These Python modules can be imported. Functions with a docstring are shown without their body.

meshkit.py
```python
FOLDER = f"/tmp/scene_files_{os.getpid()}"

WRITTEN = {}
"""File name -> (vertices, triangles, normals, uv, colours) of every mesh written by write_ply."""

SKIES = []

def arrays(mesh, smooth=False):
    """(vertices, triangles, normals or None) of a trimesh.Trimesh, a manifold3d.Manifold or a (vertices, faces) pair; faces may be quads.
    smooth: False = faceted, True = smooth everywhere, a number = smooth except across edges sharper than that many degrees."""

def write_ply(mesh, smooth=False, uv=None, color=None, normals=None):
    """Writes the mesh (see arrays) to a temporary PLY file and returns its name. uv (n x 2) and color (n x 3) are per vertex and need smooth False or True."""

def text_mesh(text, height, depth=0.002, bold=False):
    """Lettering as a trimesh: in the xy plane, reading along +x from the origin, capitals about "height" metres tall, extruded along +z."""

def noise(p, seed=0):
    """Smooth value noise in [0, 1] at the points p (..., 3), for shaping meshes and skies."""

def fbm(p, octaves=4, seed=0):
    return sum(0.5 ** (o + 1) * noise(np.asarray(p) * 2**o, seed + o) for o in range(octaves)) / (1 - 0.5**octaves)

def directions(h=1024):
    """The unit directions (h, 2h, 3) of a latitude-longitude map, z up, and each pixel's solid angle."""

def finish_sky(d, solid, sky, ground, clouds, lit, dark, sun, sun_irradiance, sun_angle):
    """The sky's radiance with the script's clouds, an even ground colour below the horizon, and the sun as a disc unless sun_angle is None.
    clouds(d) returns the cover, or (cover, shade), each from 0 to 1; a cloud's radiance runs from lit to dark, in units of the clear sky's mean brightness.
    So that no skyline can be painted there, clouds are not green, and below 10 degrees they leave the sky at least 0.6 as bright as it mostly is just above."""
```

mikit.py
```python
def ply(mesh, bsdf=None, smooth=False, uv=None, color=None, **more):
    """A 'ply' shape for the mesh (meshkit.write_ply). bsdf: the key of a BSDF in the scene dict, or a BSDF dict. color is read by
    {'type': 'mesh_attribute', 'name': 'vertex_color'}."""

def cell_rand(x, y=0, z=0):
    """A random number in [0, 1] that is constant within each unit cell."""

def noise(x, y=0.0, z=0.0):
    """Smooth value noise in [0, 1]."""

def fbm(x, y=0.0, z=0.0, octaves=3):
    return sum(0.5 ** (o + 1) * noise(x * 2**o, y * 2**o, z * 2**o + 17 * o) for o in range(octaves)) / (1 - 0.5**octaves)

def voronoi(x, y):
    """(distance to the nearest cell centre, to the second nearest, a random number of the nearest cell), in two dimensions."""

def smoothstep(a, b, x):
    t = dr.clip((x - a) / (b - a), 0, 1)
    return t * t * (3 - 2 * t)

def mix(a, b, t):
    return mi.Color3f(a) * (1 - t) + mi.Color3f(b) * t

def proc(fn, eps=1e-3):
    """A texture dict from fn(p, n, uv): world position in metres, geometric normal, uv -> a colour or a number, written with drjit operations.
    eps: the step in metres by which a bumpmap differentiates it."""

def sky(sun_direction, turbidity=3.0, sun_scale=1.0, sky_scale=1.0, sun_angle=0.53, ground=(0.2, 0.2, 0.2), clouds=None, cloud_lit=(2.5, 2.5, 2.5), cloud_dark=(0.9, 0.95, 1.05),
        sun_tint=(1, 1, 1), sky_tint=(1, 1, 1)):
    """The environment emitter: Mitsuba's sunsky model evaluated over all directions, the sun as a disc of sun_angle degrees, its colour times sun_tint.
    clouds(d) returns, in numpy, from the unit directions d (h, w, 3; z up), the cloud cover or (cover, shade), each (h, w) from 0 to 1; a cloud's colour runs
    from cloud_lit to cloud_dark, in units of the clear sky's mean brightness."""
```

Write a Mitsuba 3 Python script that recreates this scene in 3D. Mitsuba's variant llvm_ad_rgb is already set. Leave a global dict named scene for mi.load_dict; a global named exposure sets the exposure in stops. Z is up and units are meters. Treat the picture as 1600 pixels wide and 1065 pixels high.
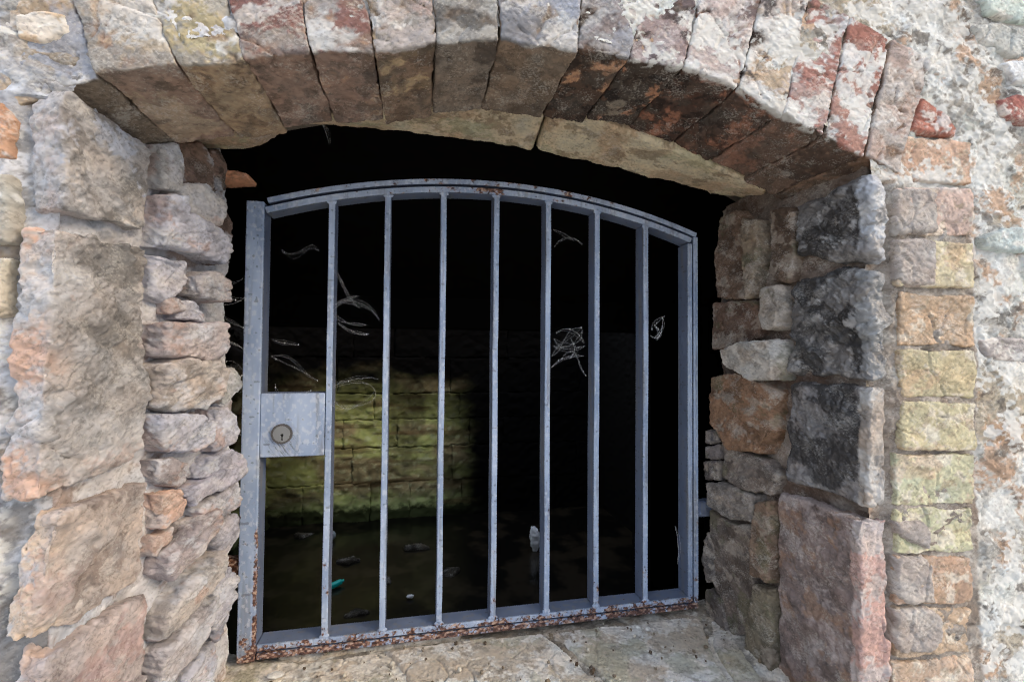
import math, numpy as np, trimesh, shapely, drjit as dr, mitsuba as mi, mikit, meshkit
from mikit import proc, noise, fbm, smoothstep, voronoi
from scipy.spatial import Delaunay
import manifold3d as m3
from shapely.geometry import Polygon, Point, box as sbox
T = mi.ScalarTransform4f
scene, labels = {}, {}

# ------------------------------------------------------------------ camera, sky, exposure
F_PX, CAM_Y, CAM_Z = 720.0, -0.55, 1.2
YAW, PITCH, ROLL = math.atan(150 / 720), math.atan(0.0245), 0.008
C = np.array([0, CAM_Y, CAM_Z])
FW = np.array([math.sin(YAW) * math.cos(PITCH), math.cos(YAW) * math.cos(PITCH), math.sin(PITCH)])
R0 = np.array([math.cos(YAW), -math.sin(YAW), 0]); U0 = np.cross(R0, FW)
RT = R0 * math.cos(ROLL) + U0 * math.sin(ROLL); UP = np.cross(RT, FW)
scene['camera'] = {'type': 'perspective', 'fov': math.degrees(2 * math.atan(800 / F_PX)), 'fov_axis': 'x', 'near_clip': 0.01, 'far_clip': 200.0,
                   'to_world': T().look_at(origin=C.tolist(), target=(C + FW).tolist(), up=UP.tolist())}
scene['sky'] = mikit.sky((0.85, -0.60, 0.60), turbidity=3, sun_scale=0.3, sun_angle=30, clouds=lambda d: 1.0,
                         cloud_lit=(2.15, 2.40, 2.85), cloud_dark=(0.9, 0.95, 1.05), ground=(0.40, 0.38, 0.35))
exposure = 2.65


# ------------------------------------------------------------------ helpers
def hit(px, py, p0, n):
    """The point of the plane (p0, n) that the photograph shows at pixel (px, py)."""
    D = FW + (px - 800) / F_PX * RT - (py - 532.5) / F_PX * UP
    n = np.asarray(n, float)
    return C + D * (((np.asarray(p0) - C) @ n) / (D @ n))


def at(px, py, y): return hit(px, py, (0, y, 0), (0, 1, 0))
def atx(px, py, x): return hit(px, py, (x, 0, 0), (1, 0, 0))
def atz(px, py, z): return hit(px, py, (0, 0, z), (0, 0, 1))


def S(r, g, b):
    c = np.array([r, g, b]) / 255.0
    return np.where(c <= 0.04045, c / 12.92, ((c + 0.055) / 1.055) ** 2.4)


def ss(a, b, x):
    t = np.clip((x - a) / (b - a), 0, 1)
    return t * t * (3 - 2 * t)


nz, fb = meshkit.noise, meshkit.fbm
_used = {}


def key(name):
    n = _used.get(name, 0); _used[name] = n + 1
    return name if n == 0 else f'{name}_{n:03d}'


def add(name, mesh, bsdf, smooth=30, color=None, label=None, category=None, group=None, kind=None):
    k = key(name)
    scene[k] = mikit.ply(mesh, bsdf, smooth=smooth, color=color)
    d = {a: b for a, b in (('label', label), ('category', category), ('group', group), ('kind', kind)) if b}
    if d: labels[k] = d
    return k


def normals(v, f):
    n = np.zeros_like(v); c = np.cross(v[f[:, 1]] - v[f[:, 0]], v[f[:, 2]] - v[f[:, 0]])
    for i in range(3): np.add.at(n, f[:, i], c)
    return n / np.maximum(np.linalg.norm(n, axis=1, keepdims=True), 1e-12)


from scipy.spatial import cKDTree
_rs = np.random.default_rng(77)
_cells = _rs.uniform([-32, -16, -4], [56, 44, 92], (int(88 * 60 * 96 * 0.9), 3)); _tree = cKDTree(_cells); _grad = _rs.normal(0, 1, _cells.shape); _lift = _rs.normal(0, 1, len(_cells))


def facets(q, size, seed):
    """Broken planes: each cell of a scatter of points has its own tilted face."""
    x = q / size * 0.45 + (seed % 7) * 0.37
    d, i = _tree.query(x, k=2)
    h = [((x - _cells[i[:, k]]) * _grad[i[:, k]]).sum(1) * 0.55 + _lift[i[:, k]] * 0.35 for k in (0, 1)]
    w = 0.5 + 0.5 * ss(0, 0.16, d[:, 1] - d[:, 0])
    return np.clip(h[0] * w + h[1] * (1 - w), -1.2, 1.2), ss(0.055, 0.0, d[:, 1] - d[:, 0])


def rock(p, amp, seed=0, grain=1.0, bed=None, chip=0.55, lump=1.0):
    """Height of a weathered stone face: broad lumps, broken planes, chipped ridges, grit. bed = (axis, stretch) draws the relief out along its bedding."""
    q = p.copy()
    if bed is not None:
        a = np.asarray(bed[0], float); a /= np.linalg.norm(a)
        q = q - np.outer(q @ a, a) * (1 - 1 / bed[1])
    q = q + 0.010 * (np.stack([fb(p * 45 + 7, 2, seed), fb(p * 45 + 19, 2, seed), fb(p * 45 + 31, 2, seed)], -1) - 0.5)
    big = (fb(q / 0.06, 3, seed) - 0.5) * 1.3
    rid = 0.5 - np.abs(fb(q / 0.02, 3, seed + 5) - 0.5) * 3.2
    fine = fb(q / 0.0065, 2, seed + 9) - 0.5
    grit_ = np.maximum(0, nz(p / 0.0042, seed + 12) - 0.55)
    (f1, c1), (f2, c2) = facets(q, 0.030, seed), facets(q, 0.011, seed + 3)
    crack = c1 * ss(0.50, 0.62, fb(q / 0.05, 2, seed + 15)) * 0.0030 + c2 * ss(0.55, 0.66, fb(q / 0.03, 2, seed + 16)) * 0.0015
    return amp * lump * (big + 0.35 * rid) + chip * amp * (0.8 * f1 + 0.34 * f2) + grain * (0.0022 * fine - 0.0026 * grit_) - crack


def ledges(p, amp, seed, n, step=0.012):
    """Broken slaty steps across the direction n."""
    h = p @ np.asarray(n, float) / step + 2.2 * fb(p / 0.03, 3, seed)
    fr = h - np.floor(h)
    return amp * (ss(0.0, 0.75, fr) - ss(0.86, 1.0, fr)) + amp * 1.4 * (nz(np.stack([np.floor(h), h * 0, h * 0], -1) * 7.3, seed) - 0.5)


def paint(p, base, spots=(), seed=0, var=0.3, sat=0.70):
    """Vertex colours from noise. spots: (colour, size in metres, threshold, softness, strength)."""
    col = np.broadcast_to(np.asarray(base, float), p.shape).copy()
    q = p + 0.02 * (np.stack([fb(p * 22 + 3, 3, seed), fb(p * 22 + 57, 3, seed), fb(p * 22 + 91, 3, seed)], -1) - 0.5)
    brk = 0.20 * (fb(p / 0.009, 2, seed + 60) - 0.5) + 0.16 * (nz(p / 0.0036, seed + 61) - 0.5)
    for i, (c, size, th, soft, k) in enumerate(spots):
        t = ss(th - soft * 0.8, th + soft * 0.8, fb(q / size, 4, seed + 31 * i + 3) + brk) * k
        col = col * (1 - t[:, None]) + np.asarray(c) * t[:, None]
    col = col * (1 - var + 2 * var * fb(q / 0.018, 4, seed + 77))[:, None]
    tint = fb(p / 0.03, 3, seed + 81)[:, None]
    col = col * (1 + (tint - 0.5) * np.array([0.25, 0.0, -0.25]))
    g = nz(p / 0.0045, seed + 80); g2 = nz(p / 0.0025, seed + 82)
    lum = (col @ np.array([0.25, 0.62, 0.13]))[:, None]
    col = lum + (col - lum) * sat
    return np.clip(col * (0.68 + 0.36 * g + 0.28 * g2)[:, None], 0.004, 0.9)


def hexa(c, L=0.002, r=0.006, wob=0.003, seed=0, rough=None):
    """A rounded, weathered block from eight corners c[x][y][z]; rough(p) is its relief. Returns vertices, faces, normals before relief, relief."""
    c = np.asarray(c, float).reshape(2, 2, 2, 3)
    ln = [np.mean([np.linalg.norm(np.take(c, 1, a).reshape(-1, 3)[i] - np.take(c, 0, a).reshape(-1, 3)[i]) for i in range(4)]) for a in range(3)]
    N = [max(3, int(round(l / L))) for l in ln]
    idx, faces, verts, n = {}, [], [], 0
    shape = (N[0] + 1, N[1] + 1, N[2] + 1)
    glob = -np.ones(np.prod(shape), np.int64)
    for a in range(3):
        b, d = (a + 1) % 3, (a + 2) % 3
        for side in (0, 1):
            B, D = np.meshgrid(np.arange(N[b] + 1), np.arange(N[d] + 1), indexing='ij')
            ijk = [None] * 3; ijk[a] = np.full_like(B, side * N[a]); ijk[b] = B; ijk[d] = D
            g = np.ravel_multi_index(ijk, shape)
            new = np.unique(g[glob[g] < 0]); glob[new] = np.arange(n, n + len(new)); n += len(new); verts.append(new)
            q = glob[g]; A_, B_, C_, D_ = q[:-1, :-1].ravel(), q[1:, :-1].ravel(), q[1:, 1:].ravel(), q[:-1, 1:].ravel()
            t = np.vstack([np.stack([A_, B_, C_], 1), np.stack([A_, C_, D_], 1)])
            faces.append(t if side else t[:, ::-1])
    ijk = np.stack(np.unravel_index(np.concatenate(verts), shape), -1)
    P = ijk / np.array(N) * np.array(ln)
    lo = np.minimum(r, np.array(ln) * 0.45)
    inner = np.clip(P, lo, np.array(ln) - lo); d = P - inner
    dl = np.linalg.norm(d, axis=1, keepdims=True); mx = np.abs(d).max(1, keepdims=True)
    P = inner + np.where(dl > 0, d * mx / np.maximum(dl, 1e-12), 0)
    t = P / np.array(ln)
    u, v, w = t[:, :1], t[:, 1:2], t[:, 2:]
    V = sum(c[i, j, k] * (u if i else 1 - u) * (v if j else 1 - v) * (w if k else 1 - w) for i in (0, 1) for j in (0, 1) for k in (0, 1))
    fcs = np.vstack(faces)
    if np.linalg.det(np.stack([c[1, 0, 0] - c[0, 0, 0], c[0, 1, 0] - c[0, 0, 0], c[0, 0, 1] - c[0, 0, 0]])) < 0: fcs = fcs[:, ::-1]
    V = V + wob * 2 * (np.stack([fb(V * 28 + 5, 3, seed + 1), fb(V * 28 + 41, 3, seed + 2), fb(V * 28 + 83, 3, seed + 3)], -1) - 0.5)
    nn = normals(V, fcs)
    h = rough(V) if rough else np.zeros(len(V))
    return V + nn * h[:, None], fcs, nn, h


def slab(poly, p0, s, t, jut, back, L=0.0022, r=0.008, wob=0.004, seed=0, rough=None, tilt=(0, 0)):
    """A stone with the outline poly (points of a plane through p0 with axes s, t), standing jut proud of the plane and reaching back behind it."""
    s, t = np.asarray(s, float), np.asarray(t, float); n = np.cross(s, t); n /= np.linalg.norm(n)
    P2 = np.stack([(poly - p0) @ s, (poly - p0) @ t], 1)
    pg = Polygon(P2).buffer(0)
    pg = pg.buffer(-0.5 * r).buffer(0.5 * r)
    if pg.geom_type != 'Polygon': pg = max(pg.geoms, key=lambda g: g.area)
    if not pg.exterior.is_ccw: pg = shapely.geometry.polygon.orient(pg)
    m = max(12, int(pg.exterior.length / L))
    ring = np.array([pg.exterior.interpolate(i / m, normalized=True).coords[0] for i in range(m)])
    q3 = np.stack([ring[:, 0], ring[:, 1], np.full(m, seed * 1.7)], 1)
    ring = ring + wob * 2 * np.stack([fb(q3 / 0.035, 4, seed) - 0.5, fb(q3 / 0.035 + 9, 4, seed + 1) - 0.5], 1)
    pg = Polygon(ring).buffer(0)
    if pg.geom_type != 'Polygon': pg = max(pg.geoms, key=lambda g: g.area)
    ring = np.array(pg.exterior.coords)[:-1]
    if not pg.exterior.is_ccw: ring = ring[::-1]
    m = len(ring)
    x0, y0, x1, y1 = pg.bounds
    gx, gy = np.meshgrid(np.arange(x0, x1, L), np.arange(y0, y1, L * 0.87)); gx = gx + (np.arange(gx.shape[0]) % 2)[:, None] * L / 2
    g = np.stack([gx.ravel(), gy.ravel()], 1)
    pts = shapely.points(g); inside = shapely.contains_xy(pg, g[:, 0], g[:, 1])
    g = g[inside]; dist = shapely.distance(shapely.points(g), pg.exterior)
    g = g[dist > 0.45 * L]; dist = dist[dist > 0.45 * L]
    all2 = np.vstack([ring, g]); dd = np.concatenate([np.zeros(m), dist])
    tri = Delaunay(all2).simplices
    cen = all2[tri].mean(1); tri = tri[shapely.contains_xy(pg, cen[:, 0], cen[:, 1])]
    a, b, c_ = (all2[tri[:, i]] for i in range(3))
    flip = ((b - a)[:, 0] * (c_ - a)[:, 1] - (b - a)[:, 1] * (c_ - a)[:, 0]) < 0
    tri[flip] = tri[flip][:, ::-1]
    e = np.clip(dd / r, 0, 1); prof = r * (np.sqrt(np.clip(1 - (1 - e) ** 2, 0, 1)) - 1)
    cc = ring.mean(0)
    hz = jut + prof + (all2 - cc) @ np.asarray(tilt, float)
    V = [np.asarray(p0) + all2[:, :1] * s + all2[:, 1:] * t + hz[:, None] * n]
    nr = max(2, int((jut + back) / (L * 2.0)))
    top = hz[:m]; base = m + len(g); rows = [np.arange(m)]
    for k in range(1, nr + 1):
        z = top + (-back - top) * k / nr
        V.append(np.asarray(p0) + ring[:, :1] * s + ring[:, 1:] * t + z[:, None] * n); rows.append(base + (k - 1) * m + np.arange(m))
    F = [tri]
    for k in range(nr):
        i, j = rows[k], np.roll(rows[k], -1); i2, j2 = rows[k + 1], np.roll(rows[k + 1], -1)
        F += [np.stack([i, i2, j], 1), np.stack([j, i2, j2], 1)]
    V = np.vstack(V); last = len(V)
    V = np.vstack([V, V[rows[-1]].mean(0)[None]])
    F.append(np.stack([np.roll(rows[-1], -1), rows[-1], np.full(m, last)], 1))
    F = np.vstack(F); nn = normals(V, F)
    h = rough(V) if rough else np.zeros(len(V))
    return V + nn * h[:, None], F, nn, h


def sheet(fn, nu, nv, keep=None):
    """A grid surface fn(u, v) -> points."""
    u, v = np.meshgrid(np.linspace(0, 1, nu + 1), np.linspace(0, 1, nv + 1), indexing='ij')
    V = fn(u.ravel(), v.ravel()); i = np.arange((nu + 1) * (nv + 1)).reshape(nu + 1, nv + 1)
    a, b, c, d = i[:-1, :-1].ravel(), i[1:, :-1].ravel(), i[1:, 1:].ravel(), i[:-1, 1:].ravel()
    F = np.vstack([np.stack([a, b, c], 1), np.stack([a, c, d], 1)])
    if keep is not None:
        F = F[keep(V[F].mean(1))]; used, inv = np.unique(F, return_inverse=True); V, F = V[used], inv.reshape(-1, 3)
    return V, F


def cbox(x0, x1, y0, y1, z0, z1, c=0.001):
    pts = []
    for sx in (0, 1):
        for sy in (0, 1):
            for sz in (0, 1):
                p = np.array([(x0, x1)[sx], (y0, y1)[sy], (z0, z1)[sz]]); o = np.array([1 - 2 * sx, 1 - 2 * sy, 1 - 2 * sz]) * c
                for k in range(3):
                    e = o.copy(); e[k] = 0; pts.append(p + e)
    return m3.Manifold.hull_points(np.array(pts))


def tube(pts, rad, n=5, seg=None):
    """A smooth thread through pts."""
    pts = np.asarray(pts, float)
    if seg:
        d = np.concatenate([[0], np.cumsum(np.linalg.norm(np.diff(pts, axis=0), axis=1))])
        from scipy.interpolate import CubicSpline
        pts = CubicSpline(d, pts)(np.linspace(0, d[-1], seg)) if len(pts) > 2 else pts[0] + np.linspace(0, 1, seg)[:, None] * (pts[-1] - pts[0])
    tan = np.gradient(pts, axis=0); tan /= np.linalg.norm(tan, axis=1, keepdims=True)
    ref = np.array([0.3, 0.9, 0.2]); a = np.cross(tan, ref); a /= np.linalg.norm(a, axis=1, keepdims=True); b = np.cross(tan, a)
    rad = np.broadcast_to(rad, len(pts))
    an = np.arange(n) * 2 * np.pi / n
    V = (pts[:, None] + rad[:, None, None] * (np.cos(an)[None, :, None] * a[:, None] + np.sin(an)[None, :, None] * b[:, None])).reshape(-1, 3)
    i = np.arange(len(pts) - 1)[:, None] * n; j = np.arange(n)[None]; k = (j + 1) % n
    F = np.vstack([np.stack([(i + j).ravel(), (i + k).ravel(), (i + n + k).ravel()], 1), np.stack([(i + j).ravel(), (i + n + k).ravel(), (i + n + j).ravel()], 1)])
    cap = [[0, q + 1, q] for q in range(1, n - 1)] + [[len(V) - n, len(V) - n + q, len(V) - n + q + 1] for q in range(1, n - 1)]
    return V, np.vstack([F, cap])


def join(parts):
    V, F, o = [], [], 0
    for v, f in parts: V.append(v); F.append(np.asarray(f) + o); o += len(v)
    return np.vstack(V), np.vstack(F)


# ------------------------------------------------------------------ materials
def rgb(c): return {'type': 'rgb', 'value': [float(x) for x in c]}


def mix(a, b, t):
    a, b = (mi.Color3f(*[float(x) for x in c]) if isinstance(c, np.ndarray) else c for c in (a, b))
    return a * (1 - t) + b * t


def two(b): return {'type': 'twosided', 'bsdf': b}


VC = {'type': 'mesh_attribute', 'name': 'vertex_color'}
def vcol(rough=0.92, spec=0.2): return {'type': 'principled', 'base_color': dict(VC), 'roughness': rough, 'specular': spec}
def flat(c, rough=0.9, spec=0.2): return {'type': 'principled', 'base_color': rgb(c), 'roughness': rough, 'specular': spec}


def grit(p, n, uv):
    return 0.62 * noise(p.x * 210, p.y * 210, p.z * 210) + 0.28 * noise(p.x * 520, p.y * 520, p.z * 520) + 0.10 * noise(p.x * 1300, p.y * 1300, p.z * 1300)


def pits(p, n, uv):      # dark pores and grains in the surface
    a = fbm(p.x * 330, p.y * 330, p.z * 330, octaves=3); b = fbm(p.x * 50 + 9, p.y * 50, p.z * 50, octaves=2)
    return smoothstep(0.56, 0.74, a * 0.75 + b * 0.32) * 0.3


def dust(p, n, uv):      # pale grains and bloom of salts
    a = fbm(p.x * 480 + 7, p.y * 480, p.z * 480, octaves=2); b = fbm(p.x * 40, p.y * 40 + 5, p.z * 40, octaves=3)
    return smoothstep(0.54, 0.80, a * 0.5 + b * 0.56) * 0.36


def lime(p, n, uv):      # crusts and flakes of old limewash on the outer face of the wall
    a = fbm(p.x * 24 + 3, p.y * 24, p.z * 24, octaves=2); b = fbm(p.x * 110, p.y * 110, p.z * 110, octaves=4)
    out = smoothstep(0.012, 0.003, p.y) * (1 - smoothstep(0.655, 0.665, p.x) * smoothstep(0.85, 0.842, p.x) * smoothstep(1.47, 1.44, p.z))
    return smoothstep(0.50, 0.585, 0.52 * a + 0.48 * b - 0.05 * smoothstep(0.1, -0.2, p.x)) * 0.8 * out


def stone_face(a): return {'type': 'blendbsdf', 'weight': proc(dust), 'a': {'type': 'blendbsdf', 'weight': proc(pits), 'a': a, 'b': flat(S(58, 52, 47), 0.95)}, 'b': flat(S(206, 202, 194), 0.95)}


scene['stone'] = two({'type': 'bumpmap', 'arbitrary': proc(grit, 4e-4), 'scale': 0.0034, 'bsdf': stone_face(vcol())})
scene['limed_stone'] = two({'type': 'bumpmap', 'arbitrary': proc(grit, 4e-4), 'scale': 0.0034,
                            'bsdf': {'type': 'blendbsdf', 'weight': proc(lime), 'a': stone_face(vcol()), 'b': flat(S(202, 202, 198), 0.95)}})
scene['patina_stone'] = two({'type': 'bumpmap', 'arbitrary': proc(grit, 4e-4), 'scale': 0.0026, 'bsdf': {'type': 'blendbsdf', 'weight': proc(dust), 'a': vcol(0.45, 0.5), 'b': flat(S(170, 168, 164), 0.9)}})


LOCK = (-0.2344, 1.0501)


def steel_paint(p, n, uv):
    t = fbm(p.x * 24, p.y * 24, p.z * 9, octaves=4); g = fbm(p.x * 230, p.y * 230, p.z * 120, octaves=3); run = fbm(p.x * 120, p.y * 120, p.z * 7, octaves=3)
    edge = smoothstep(0.3585, 0.3555, p.y)                                  # outer edges pale from wear and painted light, flats behind darkened as painted shade
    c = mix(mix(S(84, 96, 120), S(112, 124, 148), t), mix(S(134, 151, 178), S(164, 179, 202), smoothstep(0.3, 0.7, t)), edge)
    c = mix(c, S(120, 118, 116), smoothstep(0.50, 0.72, run) * 0.5)
    c = mix(c, S(204, 207, 211), smoothstep(0.54, 0.70, g) * 0.40 * edge)
    dx, dz = p.x - LOCK[0], p.z - LOCK[1]
    near = smoothstep(0.045, 0.015, dr.sqrt(dx * dx * 1.4 + (dz + 0.016) * (dz + 0.016)))
    scr = smoothstep(0.60, 0.70, noise((p.x * 0.8 + p.z * 0.6) * 900, (p.z * 0.8 - p.x * 0.6) * 60, 3.0))
    c = mix(c, S(96, 96, 98), near * (0.25 + 0.55 * scr))
    return mix(c, S(84, 84, 88), smoothstep(0.80, 0.88, noise(p.x * 160 + 3, p.y * 160, p.z * 160)) * 0.5)


def rust_amount(p):   # rust eats the lower edges, the top of the arch and chipped corners
    low = smoothstep(1.05, 0.62, p.z) * 0.34 + smoothstep(0.690, 0.655, p.z) * 0.42
    top = smoothstep(1.45, 1.53, p.z) * 0.40 + smoothstep(0.006, 0.001, abs(p.x + 0.2735)) * smoothstep(1.05, 0.8, p.z) * 0.45
    f = fbm(p.x * 75, p.y * 75, p.z * 42, octaves=4); g = fbm(p.x * 320 + 5, p.y * 320, p.z * 240, octaves=3)
    front = smoothstep(0.362, 0.355, p.y)
    return f * 0.62 + g * 0.36 + (low + top) * (0.2 + 0.8 * front) * 0.50


def rust_at(p, n, uv):
    a = rust_amount(p)
    return smoothstep(0.69, 0.82, a) * 0.55 + smoothstep(0.75, 0.79, a) * 0.4


def rust_colour(p, n, uv):
    a = fbm(p.x * 240, p.y * 240, p.z * 240, octaves=3)
    return mix(mix(S(52, 36, 30), S(120, 84, 66), smoothstep(0.3, 0.6, a)), S(184, 158, 140), smoothstep(0.52, 0.72, a))


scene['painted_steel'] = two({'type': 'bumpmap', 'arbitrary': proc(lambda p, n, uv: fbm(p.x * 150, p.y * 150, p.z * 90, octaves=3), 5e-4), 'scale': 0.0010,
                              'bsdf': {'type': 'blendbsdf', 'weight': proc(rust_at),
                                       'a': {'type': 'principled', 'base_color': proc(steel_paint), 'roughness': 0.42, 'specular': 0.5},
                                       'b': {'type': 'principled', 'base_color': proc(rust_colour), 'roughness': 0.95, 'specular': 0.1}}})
scene['rusty_iron'] = two({'type': 'bumpmap', 'arbitrary': proc(grit, 4e-4), 'scale': 0.002, 'bsdf': {'type': 'principled', 'base_color': proc(rust_colour), 'roughness': 0.95, 'specular': 0.1}})
scene['brass_lock'] = two({'type': 'principled', 'base_color': rgb(S(150, 150, 148)), 'roughness': 0.38, 'metallic': 0.85})
scene['dark_steel'] = two({'type': 'principled', 'base_color': rgb(S(96, 92, 90)), 'roughness': 0.5, 'metallic': 0.6})
scene['black_hole'] = two(flat((0.01, 0.01, 0.01)))
scene['web_silk'] = two(flat(S(225, 225, 225), 0.6))
scene['teal_plastic'] = two({'type': 'principled', 'base_color': rgb(S(20, 190, 180)), 'roughness': 0.3, 'specular': 0.5})
scene['white_plastic'] = two(flat(S(225, 228, 232), 0.4, 0.5))
scene['pale_glass'] = two({'type': 'principled', 'base_color': rgb(S(150, 158, 164)), 'roughness': 0.08, 'specular': 0.9, 'clearcoat': 1.0})
scene['dry_leaf'] = two(flat(S(190, 110, 60), 0.8))

# ------------------------------------------------------------------ the setting outside
def ground_height(x, y): return 0.02 * (fb(np.stack([x * 2, y * 2, x * 0], -1), 3, 4) - 0.5)
def gr(u, v):
    x, y = -12 + 24 * u, -14 + 13.99 * v
    return np.stack([x, y, ground_height(x, y)], -1)
V, F = sheet(gr, 120, 80)
add('ground', (V, F), 'stone', smooth=True, color=paint(V, S(208, 202, 190), [(S(176, 170, 150), 0.6, 0.55, 0.1, 0.7)], 3), kind='structure', label='pale trodden ground in front of the wall')

# ------------------------------------------------------------------ the wall
W = 'stone_wall'
ARC_X, ARC_Z, ARC_R = 0.155, 0.40, 1.19
XL, XR = -0.343, 0.635


def arc_pt(x, r): return ARC_Z + math.sqrt(max(r * r - (x - ARC_X) ** 2, 0))


xs = np.linspace(-0.395, 0.70, 40)
opening = Polygon([(-0.395, 0.60), *[(x, arc_pt(x, ARC_R + 0.075)) for x in xs], (0.70, 0.60)])
core = sbox(-2.6, 0.0, 3.0, 2.6).difference(opening)
core_mesh = trimesh.creation.extrude_polygon(core, 0.325, engine='earcut')
cv = np.array(core_mesh.vertices); cv = np.stack([cv[:, 0], 0.355 - cv[:, 2], cv[:, 1]], 1)
add(W + '__core', (cv, np.array(core_mesh.faces)[:, ::-1]), 'core_stone', smooth=False)
scene['core_stone'] = two(flat(S(120, 112, 102)))
labels[W] = {'label': 'old masonry wall of brick and rough stone with a low segmental arch over a barred opening', 'category': 'wall'}

# the front: rough lime render and mortar between the stones
front_hole = Polygon([(-0.362, 0.625), (-0.362, 1.45), *[(x, arc_pt(x, ARC_R + 0.012)) for x in xs[2:-2]], (0.652, 1.45), (0.652, 0.625)])


def front_colour(p):
    q = p
    left = ss(0.15, -0.25, p[:, 0])
    a = paint(q, S(165, 160, 150), [(S(196, 194, 186), 0.10, 0.46, 0.08, 0.9), (S(186, 168, 136), 0.16, 0.56, 0.08, 0.8), (S(222, 222, 216), 0.07, 0.53, 0.04, 0.95),
                                    (S(196, 204, 196), 0.12, 0.60, 0.05, 0.6), (S(196, 150, 106), 0.06, 0.63, 0.05, 0.8), (S(112, 102, 92), 0.03, 0.64, 0.04, 0.8)], 11, 0.28)
    b = paint(q, S(146, 146, 148), [(S(176, 180, 190), 0.09, 0.50, 0.08, 0.9), (S(170, 150, 122), 0.12, 0.58, 0.07, 0.7), (S(214, 216, 222), 0.06, 0.55, 0.05, 0.9), (S(120, 112, 104), 0.03, 0.62, 0.05, 0.7)], 12, 0.28)
    strip = (ss(0.655, 0.665, p[:, 0]) * ss(0.85, 0.842, p[:, 0]) * ss(1.47, 1.44, p[:, 2]))[:, None]
    a = a * (1 - strip) + strip * paint(q, S(164, 150, 136), [(S(190, 180, 166), 0.04, 0.54, 0.06, 0.7), (S(128, 112, 98), 0.03, 0.56, 0.06, 0.7)], 13, 0.25)
    return (a * (1 - left[:, None]) + b * left[:, None]) * 0.78


def front_relief(p):
    flake = ss(0.52, 0.545, fb(p / 0.075, 4, 21)) * 0.0035      # limewash scales that have not fallen yet
    return 0.0075 * (fb(p / 0.07, 4, 22) - 0.5) * 2 + flake + 0.0035 * (fb(p / 0.013, 3, 23) - 0.5) * 2 + 0.0016 * (nz(p / 0.004, 24) - 0.5)


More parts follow.
